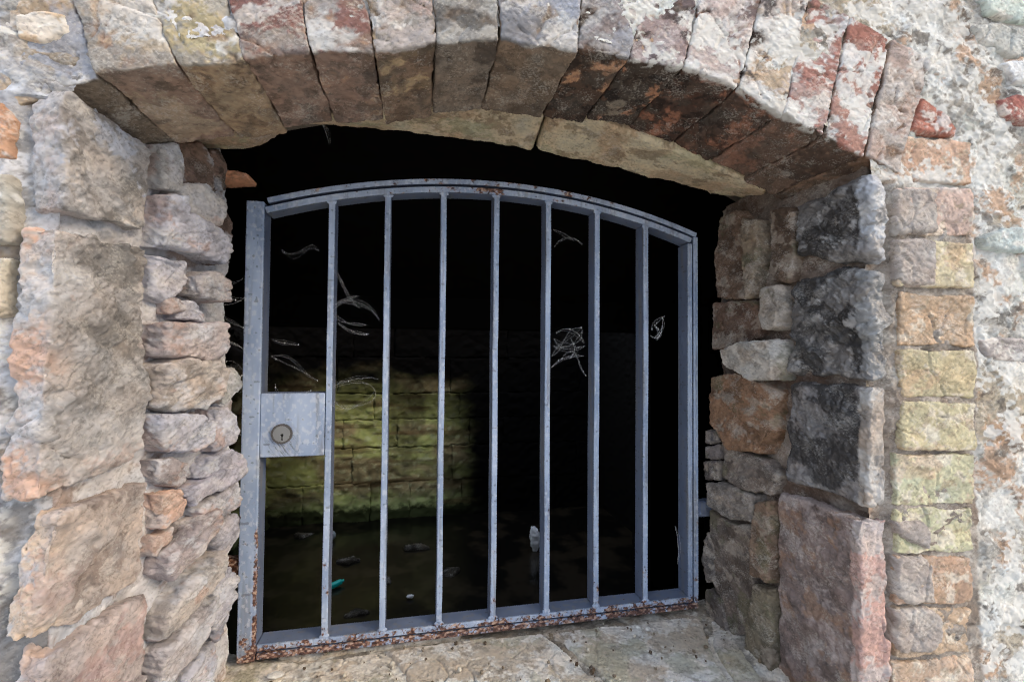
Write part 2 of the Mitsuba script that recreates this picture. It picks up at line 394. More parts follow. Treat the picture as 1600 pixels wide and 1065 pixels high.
def front(u, v):
    x, z = -0.62 + 1.80 * u, 0.50 + 1.42 * v
    p = np.stack([x, 0 * x, z], -1)
    fade = ss(0, 0.02, np.minimum(np.minimum(u, 1 - u) * 1.8, np.minimum(v, 1 - v) * 1.4))
    jamb = np.where(z < 1.455, ss(-0.408, -0.388, x) * (x < 0) + ss(0.688, 0.670, x) * (x > 0.4), 0)     # raked back beside the quoins
    p[:, 1] = 0.0025 + 0.0085 * jamb - front_relief(p) * fade * (1 - 0.55 * jamb)
    return p
V, F = sheet(front, 860, 680, lambda c: ~shapely.contains_xy(front_hole, c[:, 0], c[:, 2]))
add(W + '__lime_render', (V, F), 'limed_stone', smooth=True, color=front_colour(V))
hole2 = sbox(-0.62, 0.50, 1.18, 1.92)
sur = trimesh.creation.extrude_polygon(sbox(-2.6, 0.0, 3.0, 2.6).difference(hole2), 0.022, engine='earcut')
sv = np.array(sur.vertices); sv = np.stack([sv[:, 0], 0.028 - sv[:, 2], sv[:, 1]], 1)
add(W + '__outer_render', (sv, np.array(sur.faces)[:, ::-1]), 'limed_stone', smooth=False, color=np.broadcast_to(S(165, 160, 150), sv.shape).copy())

# mortar of the two reveals, the soffit bed and the sill bed
def along(path, s):
    path = np.asarray(path, float); d = np.concatenate([[0], np.cumsum(np.linalg.norm(np.diff(path, axis=0), axis=1))])
    return np.stack([np.interp(s * d[-1], d, path[:, i]) for i in range(2)], -1)


def reveal(path, side, seed):
    def fn(u, v):
        xy = along(path, u); z = 0.60 + 0.92 * v
        p = np.stack([xy[:, 0], xy[:, 1], z], -1)
        h = 0.012 * (fb(p / 0.05, 4, seed) - 0.5) * 2 + 0.003 * (fb(p / 0.010, 3, seed + 1) - 0.5) * 2
        p[:, 0] += side * h
        if side > 0: p[:, 0] -= 0.016 * ss(1.12, 1.22, z) * ss(0.16, 0.30, p[:, 1])
        return p
    return sheet(fn, 190, 400)
V, F = reveal([(-0.40, 0.014), (-0.362, 0.012), (-0.360, 0.13), (-0.350, 0.16), (-0.312, 0.335), (-0.335, 0.36), (-0.42, 0.365)], 1, 41)
add(W + '__reveal_mortar', (V, F), 'stone', smooth=True, color=paint(V, S(186, 184, 188), [(S(204, 204, 208), 0.06, 0.52, 0.08, 0.8), (S(140, 110, 90), 0.05, 0.6, 0.06, 0.7)], 42))
V, F = reveal([(0.70, 0.014), (0.656, 0.012), (0.653, 0.10), (0.652, 0.2), (0.655, 0.33), (0.67, 0.36), (0.74, 0.365)], -1, 45)
add(W + '__reveal_mortar', (V, F), 'stone', smooth=True, color=paint(V, S(122, 104, 90), [(S(150, 136, 122), 0.06, 0.52, 0.08, 0.8), (S(96, 72, 56), 0.05, 0.55, 0.06, 0.8)], 46))


def soffit_bed(u, v):
    a = math.pi / 2 + 0.46 - 0.92 * u; y = 0.012 + 0.15 * v
    p = np.stack([ARC_X + (ARC_R + 0.02) * np.cos(a), y, ARC_Z + (ARC_R + 0.02) * np.sin(a)], -1)
    p[:, 2] -= 0.006 * (fb(p / 0.03, 3, 51) - 0.5) * 2
    return p
V, F = sheet(soffit_bed, 260, 80)
add(W + '__arch_mortar', (V, F), 'stone', smooth=True, color=paint(V, S(96, 84, 72), [], 52))

ZS = 0.640


def sill_bed(u, v):
    x, y = -0.385 + 1.07 * u, -0.01 + 0.42 * v
    p = np.stack([x, y, x * 0 + ZS - 0.004], -1)
    edge = ss(0.10, 0.0, np.minimum(x + 0.36, 0.665 - x))
    p[:, 2] += 0.008 * (fb(p / 0.06, 4, 61) - 0.5) * 2 + 0.0025 * (fb(p / 0.012, 3, 62) - 0.5) * 2 + 0.012 * edge * edge - 0.01 * ss(0.355, 0.41, y)
    return p
V, F = sheet(sill_bed, 460, 190)
add(W + '__sill_bed', (V, F), 'stone', smooth=True, color=paint(V, S(206, 196, 178), [(S(216, 210, 198), 0.07, 0.52, 0.08, 0.8), (S(140, 116, 84), 0.06, 0.56, 0.07, 0.7), (S(104, 96, 84), 0.03, 0.6, 0.06, 0.7)], 63))
sb = np.array(trimesh.creation.box((1.09, 0.42, 0.05)).vertices) + [0.152, 0.195, 0.60]
add(W + '__sill_base', (sb, np.array(trimesh.creation.box((1, 1, 1)).faces)), 'core_stone', smooth=False)

# voussoirs: joints of the arch, each (point on the intrados, point further up the joint)
J = [((-10, 175), (-120, 60)), ((152, 116), (122, 0)), ((277, 103), (240, 0)), ((382, 92), (362, 0)), ((485, 82), (474, 0)), ((585, 78), (571, 0)), ((682, 61), (677, 0)), ((779, 56), (774, 0)),
     ((901, 78), (915, 0)), ((983, 92), (1000, 0)), ((1068, 106), (1090, 0)), ((1153, 140), (1182, 20)), ((1222, 180), (1250, 55)), ((1286, 214), (1314, 77)), ((1345, 245), (1375, 115)), ((1397, 273), (1434, 149))]
Jw = []
for (a, b) in J:
    A, B = at(*a, 0), at(*b, 0); d = (B - A) / np.linalg.norm(B - A)
    if A[0] < 0.2: d = np.array([A[0] - ARC_X, 0, A[2] - ARC_Z]) / np.linalg.norm([A[0] - ARC_X, 0, A[2] - ARC_Z]) * 0.5 + d * 0.5
    Jw.append((A, d / np.linalg.norm(d)))
GREY, WHITE, TAN, RED, OCHRE, MAROON, SAL = S(150, 148, 146), S(216, 214, 210), S(190, 162, 126), S(150, 92, 82), S(192, 172, 118), S(104, 74, 72), S(186, 136, 112)
BLUE = S(160, 166, 182)
# (front base, front spots, soffit base, soffit spots, length, front offset, drop)
VS = [
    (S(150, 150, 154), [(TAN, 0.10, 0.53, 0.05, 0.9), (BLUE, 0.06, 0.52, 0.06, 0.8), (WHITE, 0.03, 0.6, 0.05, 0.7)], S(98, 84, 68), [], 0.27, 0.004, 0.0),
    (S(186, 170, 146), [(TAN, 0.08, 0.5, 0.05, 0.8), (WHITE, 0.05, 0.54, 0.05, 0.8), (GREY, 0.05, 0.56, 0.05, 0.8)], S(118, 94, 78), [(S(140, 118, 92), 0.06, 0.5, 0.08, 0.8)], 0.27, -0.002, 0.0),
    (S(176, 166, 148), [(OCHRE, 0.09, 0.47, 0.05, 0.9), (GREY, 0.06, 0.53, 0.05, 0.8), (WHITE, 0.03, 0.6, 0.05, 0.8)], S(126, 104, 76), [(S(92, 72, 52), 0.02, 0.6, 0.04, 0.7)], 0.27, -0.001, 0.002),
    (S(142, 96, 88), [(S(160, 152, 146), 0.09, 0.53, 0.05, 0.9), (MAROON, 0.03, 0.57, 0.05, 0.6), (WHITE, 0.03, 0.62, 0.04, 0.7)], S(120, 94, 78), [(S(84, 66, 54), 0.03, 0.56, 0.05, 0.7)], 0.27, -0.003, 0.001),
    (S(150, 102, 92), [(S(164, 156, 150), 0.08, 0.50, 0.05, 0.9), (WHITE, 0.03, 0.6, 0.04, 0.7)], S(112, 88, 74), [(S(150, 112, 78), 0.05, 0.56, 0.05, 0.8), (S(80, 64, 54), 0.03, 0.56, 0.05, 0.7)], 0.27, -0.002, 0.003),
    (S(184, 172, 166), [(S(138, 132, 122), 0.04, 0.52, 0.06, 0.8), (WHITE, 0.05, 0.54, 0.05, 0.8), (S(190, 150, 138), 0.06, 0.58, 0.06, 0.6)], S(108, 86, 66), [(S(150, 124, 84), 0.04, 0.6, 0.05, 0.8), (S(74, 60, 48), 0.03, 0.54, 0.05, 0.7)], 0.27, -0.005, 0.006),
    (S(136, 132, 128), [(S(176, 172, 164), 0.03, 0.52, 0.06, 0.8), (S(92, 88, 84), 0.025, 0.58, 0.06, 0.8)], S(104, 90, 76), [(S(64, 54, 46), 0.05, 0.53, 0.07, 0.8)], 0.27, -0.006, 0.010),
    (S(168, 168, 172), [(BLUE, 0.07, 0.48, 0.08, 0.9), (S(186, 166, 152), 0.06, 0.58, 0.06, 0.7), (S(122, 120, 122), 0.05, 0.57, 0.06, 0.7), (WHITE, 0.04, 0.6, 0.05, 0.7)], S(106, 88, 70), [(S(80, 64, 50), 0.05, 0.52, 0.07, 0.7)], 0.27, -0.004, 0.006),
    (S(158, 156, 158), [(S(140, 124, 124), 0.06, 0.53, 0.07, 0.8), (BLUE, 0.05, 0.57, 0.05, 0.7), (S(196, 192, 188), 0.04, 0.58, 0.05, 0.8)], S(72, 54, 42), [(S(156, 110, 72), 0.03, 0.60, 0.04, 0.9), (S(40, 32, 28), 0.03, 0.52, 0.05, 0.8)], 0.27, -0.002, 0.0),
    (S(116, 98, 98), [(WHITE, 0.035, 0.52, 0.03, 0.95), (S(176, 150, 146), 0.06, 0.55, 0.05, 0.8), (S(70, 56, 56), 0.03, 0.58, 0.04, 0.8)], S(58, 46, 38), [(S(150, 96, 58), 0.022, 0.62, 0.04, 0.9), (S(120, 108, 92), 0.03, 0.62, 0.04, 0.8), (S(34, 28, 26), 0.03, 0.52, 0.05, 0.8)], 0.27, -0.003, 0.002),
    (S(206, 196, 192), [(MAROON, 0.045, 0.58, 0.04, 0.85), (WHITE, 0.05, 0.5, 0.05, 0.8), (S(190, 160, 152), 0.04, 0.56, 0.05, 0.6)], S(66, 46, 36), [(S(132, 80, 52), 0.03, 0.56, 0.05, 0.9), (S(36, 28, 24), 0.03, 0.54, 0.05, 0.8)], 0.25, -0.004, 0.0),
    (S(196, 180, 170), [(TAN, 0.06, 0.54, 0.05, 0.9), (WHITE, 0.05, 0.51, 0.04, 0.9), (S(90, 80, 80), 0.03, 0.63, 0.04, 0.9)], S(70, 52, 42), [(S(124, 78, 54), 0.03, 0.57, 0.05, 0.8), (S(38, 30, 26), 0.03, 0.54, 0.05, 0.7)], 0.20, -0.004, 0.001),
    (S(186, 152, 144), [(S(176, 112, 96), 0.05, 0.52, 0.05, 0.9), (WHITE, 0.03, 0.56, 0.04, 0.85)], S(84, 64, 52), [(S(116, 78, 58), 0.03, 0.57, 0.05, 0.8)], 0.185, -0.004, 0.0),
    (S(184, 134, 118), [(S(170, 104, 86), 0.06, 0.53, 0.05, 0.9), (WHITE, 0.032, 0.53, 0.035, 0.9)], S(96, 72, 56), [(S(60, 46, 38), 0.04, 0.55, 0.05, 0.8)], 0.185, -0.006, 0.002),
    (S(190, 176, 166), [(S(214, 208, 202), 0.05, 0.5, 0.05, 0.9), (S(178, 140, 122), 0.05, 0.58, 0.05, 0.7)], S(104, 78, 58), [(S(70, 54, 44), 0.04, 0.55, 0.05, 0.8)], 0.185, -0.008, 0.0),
]
for i, (fbse, fsp, sbse, ssp, ln, off, drop) in enumerate(VS):
    (A, da), (B, db) = Jw[i], Jw[i + 1]
    chord = (B - A) / np.linalg.norm(B - A)
    gap = 0.0004 if i < 5 else 0.0010
    A, B = A + chord * gap, B - chord * gap
    c = np.zeros((2, 2, 2, 3))
    for yi, y in ((0, off), (1, 0.158 + 0.02 * ((i * 7) % 3) / 3)):
        for zi, q in ((0, -drop), (1, ln)):
            for xi, (P, d) in ((0, (A, da)), (1, (B, db))):
                p = P + d * q; c[xi, yi, zi] = (p[0], y, p[2])
    rg = lambda p, i=i: rock(p, 0.0024, 100 + i, 1.2, chip=0.5)
    V, F, N, h = hexa(c, 0.0021, 0.0028, 0.004, 100 + i, rg)
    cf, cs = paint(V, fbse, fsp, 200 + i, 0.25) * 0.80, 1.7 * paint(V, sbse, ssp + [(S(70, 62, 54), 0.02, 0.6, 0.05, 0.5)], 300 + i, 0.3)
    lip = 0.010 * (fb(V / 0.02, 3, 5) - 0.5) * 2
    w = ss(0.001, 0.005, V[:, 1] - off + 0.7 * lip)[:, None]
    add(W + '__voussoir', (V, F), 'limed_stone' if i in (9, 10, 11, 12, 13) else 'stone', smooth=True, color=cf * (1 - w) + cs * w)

# quoins of the left jamb: arris and back edge, each with its top and bottom pixel
ORANGE = S(206, 150, 112)
LQ = [((112, 146), (116, 334), (235, 232), (226, 358), S(166, 158, 152), [(S(120, 112, 104), 0.05, 0.5, 0.06, 0.8), (S(196, 180, 164), 0.06, 0.58, 0.06, 0.7), (S(178, 182, 194), 0.08, 0.56, 0.06, 0.8)], 0.0040, -0.010),
      ((113, 362), (86, 772), (229, 388), (226, 706), S(168, 158, 150), [(S(126, 118, 110), 0.07, 0.48, 0.06, 0.85), (S(186, 176, 168), 0.09, 0.57, 0.07, 0.7), (S(190, 158, 142), 0.08, 0.66, 0.05, 0.5)], 0.0085, -0.020),
      ((116, 792), (78, 985), (229, 752), (219, 898), S(178, 160, 146), [(S(196, 172, 152), 0.07, 0.5, 0.06, 0.7), (S(146, 126, 114), 0.04, 0.55, 0.06, 0.8), (S(186, 152, 138), 0.08, 0.63, 0.05, 0.5)], 0.0085, -0.020),
      ((96, 1008), (60, 1190), (230, 922), (222, 1085), S(176, 158, 150), [(S(192, 170, 158), 0.07, 0.5, 0.06, 0.7), (S(142, 124, 118), 0.04, 0.55, 0.06, 0.8), (S(188, 144, 132), 0.06, 0.60, 0.05, 0.6)], 0.0085, -0.018)]
for i, (at_, ab, bt, bb, bs, sp, amp, off) in enumerate(LQ):
    c = np.zeros((2, 2, 2, 3))
    ft, fbm_ = at(*at_, 0), at(*ab, 0); rt, rb = atx(*bt, XL), atx(*bb, XL)
    for zi, (f_, b_) in ((0, (fbm_, rb)), (1, (ft, rt))):
        c[1, 0, zi] = (f_[0] - 0.001, off, f_[2]); c[1, 1, zi] = (XL + 0.002, b_[1], b_[2])
        wl = (0.034, 0.036, 0.030, 0.028)[i]
        c[0, 0, zi] = (f_[0] - wl - (0.004 if zi == 0 else 0), -0.008 if i else 0.004, f_[2]); c[0, 1, zi] = (-0.42, b_[1], b_[2])
    rg = lambda p, i=i, amp=amp: rock(p, amp * 0.85, 400 + i, 1.9, chip=0.6) + (0.004 * (ss(0.52, 0.56, fb(p / 0.05, 3, 410 + i)) - 0.5) if i else 0)
    V, F, N, h = hexa(c, 0.0020, 0.005, 0.0045, 400 + i, rg)
    col = paint(V, bs, sp, 420 + i, 0.35)
    fr = paint(V, (S(164, 164, 168), S(182, 166, 156), S(208, 178, 148), S(190, 164, 150))[i], [(S(204, 156, 126), 0.07, 0.54, 0.05, 0.8 if i else 0.2), (S(178, 180, 184), 0.06, 0.54, 0.05, 0.7)], 430 + i, 0.2)
    w = ss(-0.345, -0.362, V[:, 0] + 0.016 * (fb(V / 0.05, 3, 440 + i) - 0.5))[:, None] * ss(0.03, 0.0, V[:, 1])[:, None]
    col = col * [0.92, 0.96, 1.02]
    add(W + '__quoin', (V, F), 'stone', smooth=True, color=col * (1 - w) + fr * w,
        label=('grey weathered quoin at the head of the left jamb', 'tall rough grey quoin with an orange edge', 'tan quoin with a smooth split corner', 'pinkish quoin at the foot of the left jamb')[i])

# quoins of the right jamb, blackened except the last
BLACK = [(S(140, 137, 136), 0.03, 0.60, 0.06, 0.7), (S(46, 44, 44), 0.05, 0.5, 0.06, 0.85), (S(176, 174, 172), 0.015, 0.66, 0.04, 0.5)]
RQ = [((1350, 272), (1352, 412), (1243, 322), (1243, 398), S(104, 100, 98), BLACK, 0.009, 0.030, S(160, 164, 172)),
      ((1350, 418), (1352, 594), (1240, 432), (1232, 584), S(100, 97, 96), BLACK, 0.010, 0.034, S(120, 120, 120)),
      ((1352, 602), (1346, 790), (1232, 600), (1230, 752), S(112, 108, 108), BLACK[:2], 0.0045, 0.030, S(158, 144, 130)),
      ((1336, 812), (1334, 1130), (1219, 768), (1214, 1130), S(132, 112, 106), [(S(104, 88, 82), 0.05, 0.52, 0.07, 0.8), (S(160, 142, 136), 0.04, 0.56, 0.06, 0.8), (S(150, 112, 84), 0.04, 0.6, 0.05, 0.7)], 0.0055, 0.05, S(184, 142, 130))]
for i, (at_, ab, bt, bb, bs, sp, amp, wr, fc) in enumerate(RQ):
    c = np.zeros((2, 2, 2, 3))
    ft, fbm_ = at(*at_, 0), at(*ab, 0); rt, rb = atx(*bt, XR), atx(*bb, XR)
    for zi, (f_, b_) in ((0, (fbm_, rb)), (1, (ft, rt))):
        c[0, 0, zi] = (f_[0], -0.010, f_[2]); c[0, 1, zi] = (XR, b_[1], b_[2])
        c[1, 0, zi] = (f_[0] + wr, -0.007, f_[2]); c[1, 1, zi] = (XR + 0.05, b_[1], b_[2])
    rg = lambda p, i=i, amp=amp: rock(p, amp, 500 + i, 1.8, bed=((0, 0, 1), 2.5) if i > 1 else None, chip=0.75)
    V, F, N, h = hexa(c, 0.0020, (0.010, 0.010, 0.007, 0.005)[i], (0.010, 0.011, 0.006, 0.006)[i], 500 + i, rg)
    col = paint(V, bs, sp, 520 + i, 0.4)
    fr = paint(V, fc, [(S(178, 178, 176), 0.05, 0.56, 0.05, 0.6), (S(110, 104, 100), 0.03, 0.58, 0.06, 0.7 if i < 3 else 0.15)], 530 + i, 0.2)
    ax = (ft[0] + fbm_[0]) / 2
    w = ss(0.010, 0.006, V[:, 1] + 0.010 * (fb(V / 0.02, 4, 540 + i) - 0.5))[:, None]
    add(W + '__quoin', (V, F), 'patina_stone' if i < 3 else 'stone', smooth=True, color=col * (1 - w) + fr * w,
        label=('black crusted quoin under the arch end', 'bulging black quoin on the right jamb', 'smooth dark slate quoin', 'tall brown quoin with a pink front edge')[i])

# rubble of the left reveal, traced on its splayed plane
LP0, LT = np.array([XL, 0.14, 0]), np.array([0, 0, 1.0])
LS = np.array([0.053, 0.19, 0]); LS /= np.linalg.norm(LS)
LN = np.cross(LS, LT)                     # points into the opening
if LN[0] < 0: LN = -LN
LIL, TNB, ORB = S(182, 176, 180), S(188, 178, 166), S(206, 160, 128)
LR = [  # outline, proud, tilt (s, t), roughness, colour, ledge strength
    ([(238, 228), (262, 226), (274, 262), (268, 300), (243, 296), (236, 262)], 0.012, (0, 0), 0.004, TNB, 0),
    ([(272, 222), (318, 218), (336, 250), (334, 312), (300, 300), (276, 262)], -0.006, (0, 0), 0.004, S(142, 108, 82), 0),
    ([(268, 290), (300, 286), (320, 306), (330, 322), (330, 352), (298, 346), (266, 322)], 0.016, (0, 0.2), 0.005, S(190, 178, 164), 0),
    ([(236, 306), (262, 302), (272, 334), (298, 350), (330, 364), (342, 388), (338, 413), (300, 396), (232, 386)], 0.020, (0, 0.15), 0.0045, LIL, 0.001),
    ([(234, 398), (282, 410), (286, 440), (270, 462), (248, 470), (234, 460)], 0.004, (0, 0.1), 0.003, LIL, 0),
    ([(288, 430), (318, 424), (344, 440), (347, 472), (318, 470), (290, 462)], 0.018, (0, 0.1), 0.003, S(172, 158, 150), 0),
    ([(248, 472), (270, 465), (276, 488), (250, 492)], 0.010, (0, 0), 0.003, S(160, 140, 130), 0),
    ([(272, 470), (300, 472), (318, 490), (316, 506), (270, 500)], 0.003, (0, 0), 0.003, LIL, 0),
    ([(234, 506), (300, 508), (336, 506), (339, 545), (322, 560), (285, 560), (235, 556)], 0.020, (0, 0.1), 0.0035, S(184, 166, 158), 0.0012),
    ([(232, 572), (262, 562), (312, 562), (332, 582), (330, 618), (312, 642), (262, 640), (230, 634)], 0.022, (0, 0.25), 0.006, S(182, 164, 146), 0.001),
    ([(232, 648), (300, 650), (324, 656), (322, 690), (300, 706), (246, 706), (234, 692)], 0.014, (0, 0.15), 0.004, LIL, 0.001),
    ([(335, 578), (352, 574), (364, 588), (364, 606), (352, 622), (340, 632), (332, 604)], 0.010, (0, 0), 0.004, S(166, 162, 152), 0),
    ([(326, 640), (346, 632), (360, 650), (366, 676), (356, 694), (330, 704), (322, 684)], 0.008, (0, 0), 0.004, LIL, 0),
    ([(322, 712), (352, 700), (366, 708), (366, 732), (330, 742), (300, 748)], 0.010, (0, 0), 0.004, S(170, 162, 166), 0.001),
    ([(238, 716), (262, 712), (292, 722), (296, 742), (270, 760), (240, 752)], 0.004, (0, 0), 0.004, S(160, 142, 134), 0),
    ([(272, 768), (300, 752), (340, 730), (367, 714), (368, 738), (330, 762), (286, 788)], 0.016, (0, 0.1), 0.003, S(172, 164, 170), 0.0015),
    ([(236, 768), (268, 762), (282, 786), (276, 808), (252, 826), (238, 822)], 0.010, (0, 0.1), 0.004, ORB, 0),
    ([(300, 796), (330, 770), (358, 748), (366, 762), (364, 790), (330, 812), (312, 816)], 0.010, (0, 0), 0.004, S(168, 160, 160), 0.002),
    ([(232, 838), (254, 832), (268, 818), (262, 846), (240, 870), (232, 868)], 0.006, (0, 0), 0.004, S(186, 150, 126), 0),
    ([(246, 862), (286, 818), (320, 792), (324, 830), (290, 876), (250, 910), (240, 890)], 0.020, (0.0, 0.2), 0.0045, S(164, 146, 140), 0.0022),
    ([(326, 820), (346, 806), (360, 802), (361, 842), (344, 866), (328, 882)], 0.008, (0, 0), 0.004, S(166, 158, 160), 0.002),
    ([(236, 962), (252, 934), (290, 896), (322, 862), (326, 902), (290, 950), (244, 1002), (234, 1000)], 0.022, (0.0, 0.2), 0.005, S(176, 162, 148), 0.0022),
    ([(326, 900), (346, 884), (357, 888), (356, 940), (342, 980), (328, 1002), (322, 940)], 0.006, (0, 0), 0.006, S(164, 158, 162), 0.003),
    ([(236, 1020), (262, 994), (300, 948), (318, 932), (316, 976), (284, 1030), (252, 1075), (234, 1080)], 0.016, (0.0, 0.15), 0.0045, S(168, 156, 150), 0.0022),
    ([(262, 1085), (290, 1034), (318, 1000), (322, 1036), (316, 1080), (290, 1120)], 0.014, (0, 0), 0.005, S(176, 170, 172), 0.002),
    ([(334, 234), (352, 232), (364, 258), (362, 300), (342, 306), (336, 270)], -0.012, (0, 0), 0.004, S(96, 74, 56), 0),
    ([(330, 330), (350, 322), (366, 350), (364, 412), (346, 414), (344, 380)], -0.006, (0, 0), 0.004, S(120, 92, 74), 0.001),
]
for i, (pl, jut, tilt, amp, bc, led) in enumerate(LR):
    pts = np.array([hit(x, y, LP0, LN) for x, y in pl])
    p0 = pts.mean(0)
    up = np.array([0, 0.25, 1.0])
    rg = lambda p, i=i, amp=amp, led=led: rock(p, amp, 600 + i, 1.7, bed=((0.2, 0.8, 0.45), 2.0) if led else None, chip=0.95, lump=0.7) + (ledges(p, led, 640 + i, (0.0, -0.45, 0.9)) if led else 0)
    V, F, N, h = slab(pts, p0, LS, LT, jut + 0.004, 0.045, 0.0020, 0.0035, 0.006, 600 + i, rg, tilt) if np.cross(LS, LT) @ LN > 0 else slab(pts, p0, LT, LS, jut + 0.004, 0.045, 0.0020, 0.0035, 0.006, 600 + i, rg, tilt[::-1])
    col = np.array([0.98, 1.03, 1.12]) * paint(V, bc, [(bc * 0.62, 0.03, 0.57, 0.07, 0.8), (S(196, 190, 186), 0.03, 0.57, 0.06, 0.6), (S(178, 132, 104), 0.05, 0.64, 0.05, 0.5)], 680 + i, 0.3)
    add(W + '__rubble_stone', (V, F), 'stone', smooth=True, color=col)

# rubble of the right reveal
BRN = S(128, 100, 78)
RR = [
    ([(1128, 338), (1160, 330), (1172, 346), (1170, 468), (1124, 466), (1118, 400)], 0.000, (0, 0), 0.005, BRN, 0),
    ([(1174, 340), (1196, 342), (1200, 380), (1190, 440), (1178, 470), (1172, 420)], 0.016, (0, 0), 0.004, S(150, 130, 104), 0),
    ([(1204, 330), (1240, 322), (1242, 400), (1234, 440), (1206, 440)], -0.002, (0, 0), 0.004, S(120, 96, 76), 0),
    ([(1120, 474), (1180, 470), (1196, 490), (1192, 528), (1150, 548), (1118, 546)], 0.004, (0, 0), 0.004, S(124, 94, 74), 0),
    ([(1204, 450), (1226, 444), (1230, 474), (1226, 512), (1204, 516), (1196, 496)], 0.014, (0, 0), 0.004, S(178, 166, 152), 0),
    ([(1146, 548), (1190, 532), (1224, 530), (1230, 558), (1226, 592), (1188, 594), (1148, 574)], 0.026, (0, 0.2), 0.004, S(204, 196, 184), 0),
    ([(1122, 590), (1160, 580), (1200, 598), (1220, 612), (1216, 676), (1196, 708), (1150, 700), (1122, 660)], 0.016, (0, 0), 0.006, S(160, 116, 78), 0),
    ([(1110, 672), (1130, 668), (1132, 690), (1112, 692)], 0.012, (0, 0), 0.003, S(120, 110, 106), 0),
    ([(1112, 696), (1132, 694), (1132, 714), (1112, 716)], 0.010, (0, 0), 0.003, S(128, 116, 112), 0),
    ([(1110, 720), (1130, 718), (1132, 748), (1112, 748)], 0.012, (0, 0), 0.003, S(118, 108, 104), 0),
    ([(1136, 682), (1166, 704), (1200, 720), (1222, 740), (1216, 776), (1170, 766), (1136, 744)], 0.006, (0, 0), 0.004, S(136, 120, 108), 0.001),
    ([(1114, 756), (1150, 756), (1186, 776), (1186, 812), (1150, 808), (1116, 790)], 0.012, (0, 0), 0.005, S(146, 134, 124), 0.0015),
    ([(1116, 798), (1148, 816), (1184, 822), (1182, 900), (1184, 990), (1150, 990), (1116, 900)], 0.004, (0, 0), 0.004, S(122, 106, 94), 0),
    ([(1190, 784), (1212, 780), (1216, 860), (1210, 912), (1182, 896), (1182, 840)], 0.012, (0, 0), 0.005, S(148, 118, 92), 0),
    ([(1186, 912), (1212, 922), (1216, 980), (1212, 1060), (1176, 1040), (1172, 980)], 0.008, (0, 0), 0.004, S(136, 122, 96), 0),
    ([(1112, 830), (1124, 850), (1126, 890), (1112, 910), (1106, 870)], 0.008, (0, 0), 0.004, S(126, 116, 110), 0),
    ([(1112, 918), (1136, 936), (1150, 1000), (1128, 980), (1110, 950)], 0.010, (0, 0), 0.004, S(116, 104, 96), 0),
]
for i, (pl, jut, tilt, amp, bc, led) in enumerate(RR):
    pts = np.array([atx(x, y, XR) for x, y in pl]); p0 = pts.mean(0)
    rg = lambda p, i=i, amp=amp, led=led: rock(p, amp, 700 + i, 1.5, chip=0.8, lump=0.8) + (ledges(p, led, 740 + i, (0, 0.3, 0.95)) if led else 0)
    V, F, N, h = slab(pts, p0, np.array([0, -1.0, 0]), np.array([0, 0, 1.0]), jut + 0.006, 0.045, 0.0021, 0.004, 0.006, 700 + i, rg, tilt)
    col = 0.86 * paint(V, bc, [(bc * 0.55, 0.035, 0.55, 0.07, 0.8), (S(176, 160, 142), 0.03, 0.6, 0.05, 0.6), (S(104, 104, 66), 0.06, 0.64, 0.05, 0.5)], 780 + i, 0.3)
    add(W + '__rubble_stone', (V, F), 'stone', smooth=True, color=col)

# flat stones spanning behind the brick arch, and the ragged stone at their left end
def lintel(fr, bk, th, yf, yb, seed, bc, sp):
    """Front and back pixel rows of an underside, from left to right."""
    n = len(fr); parts = []
    fp = np.array([at(x, y, yf) for x, y in fr]); bp = np.array([at(x, y, yb) for x, y in bk])
    m = 240
    def fn(u, v):
        k = np.linspace(0, 1, n)
        a = np.stack([np.interp(u, k, fp[:, i]) for i in range(3)], -1); b = np.stack([np.interp(u, k, bp[:, i]) for i in range(3)], -1)
        p = a * (1 - v[:, None]) + b * v[:, None]
        p[:, 2] += 0.004 * (fb(p * [14, 50, 50], 4, seed) - 0.5) * 2 + 0.0012 * (fb(p / 0.006, 2, seed + 1) - 0.5) * 2
        p[:, 1] += v * 0.012 * (fb(p / 0.03, 4, seed + 2) - 0.5) * 2
        e = np.minimum(np.minimum(v, 1 - v) * 0.14, np.minimum(u, 1 - u) * abs(fp[-1, 0] - fp[0, 0]))
        p[:, 2] += 0.008 * (1 - ss(0, 0.008, e)) ** 2
        return p
    V, F = sheet(fn, m, 66); nv = len(V); g = (m + 1) * 67
    i = np.arange(nv).reshape(m + 1, 67); loop = np.concatenate([i[:, 0], i[-1, 1:], i[-2::-1, -1], i[0, -2:0:-1]])
    top = V[loop] + [0, 0, th]; tk = nv + np.arange(len(loop)); nx = np.roll(loop, -1); nt = np.roll(tk, -1)
    V = np.vstack([V, top, top.mean(0)[None]])
    F = np.vstack([F[:, ::-1], np.stack([loop, nx, tk], 1), np.stack([nx, nt, tk], 1), np.stack([tk, nt, np.full(len(tk), len(V) - 1)], 1)])
    add(W + '__lintel_stone', (V, F), 'stone', smooth=40, color=None) if False else add(W + '__lintel_stone', (V, F), 'stone', smooth=True, color=paint(V, bc, sp, seed, 0.22))
OLV = S(206, 186, 146)
OSP = [(S(186, 152, 110), 0.07, 0.52, 0.08, 0.8), (S(140, 114, 80), 0.03, 0.6, 0.05, 0.7), (S(176, 172, 124), 0.08, 0.6, 0.06, 0.6)]
lintel([(452, 180), (520, 172), (600, 165), (700, 160), (790, 160), (858, 166)], [(452, 196), (520, 195), (600, 205), (700, 217), (770, 226), (834, 235)], 0.07, 0.165, 0.305, 801, OLV, OSP)
lintel([(862, 167), (900, 178), (960, 200), (1040, 228), (1120, 262), (1200, 300)], [(838, 236), (880, 245), (930, 256), (1000, 275), (1100, 300), (1190, 318)], 0.07, 0.165, 0.305, 802, S(210, 190, 148), OSP)
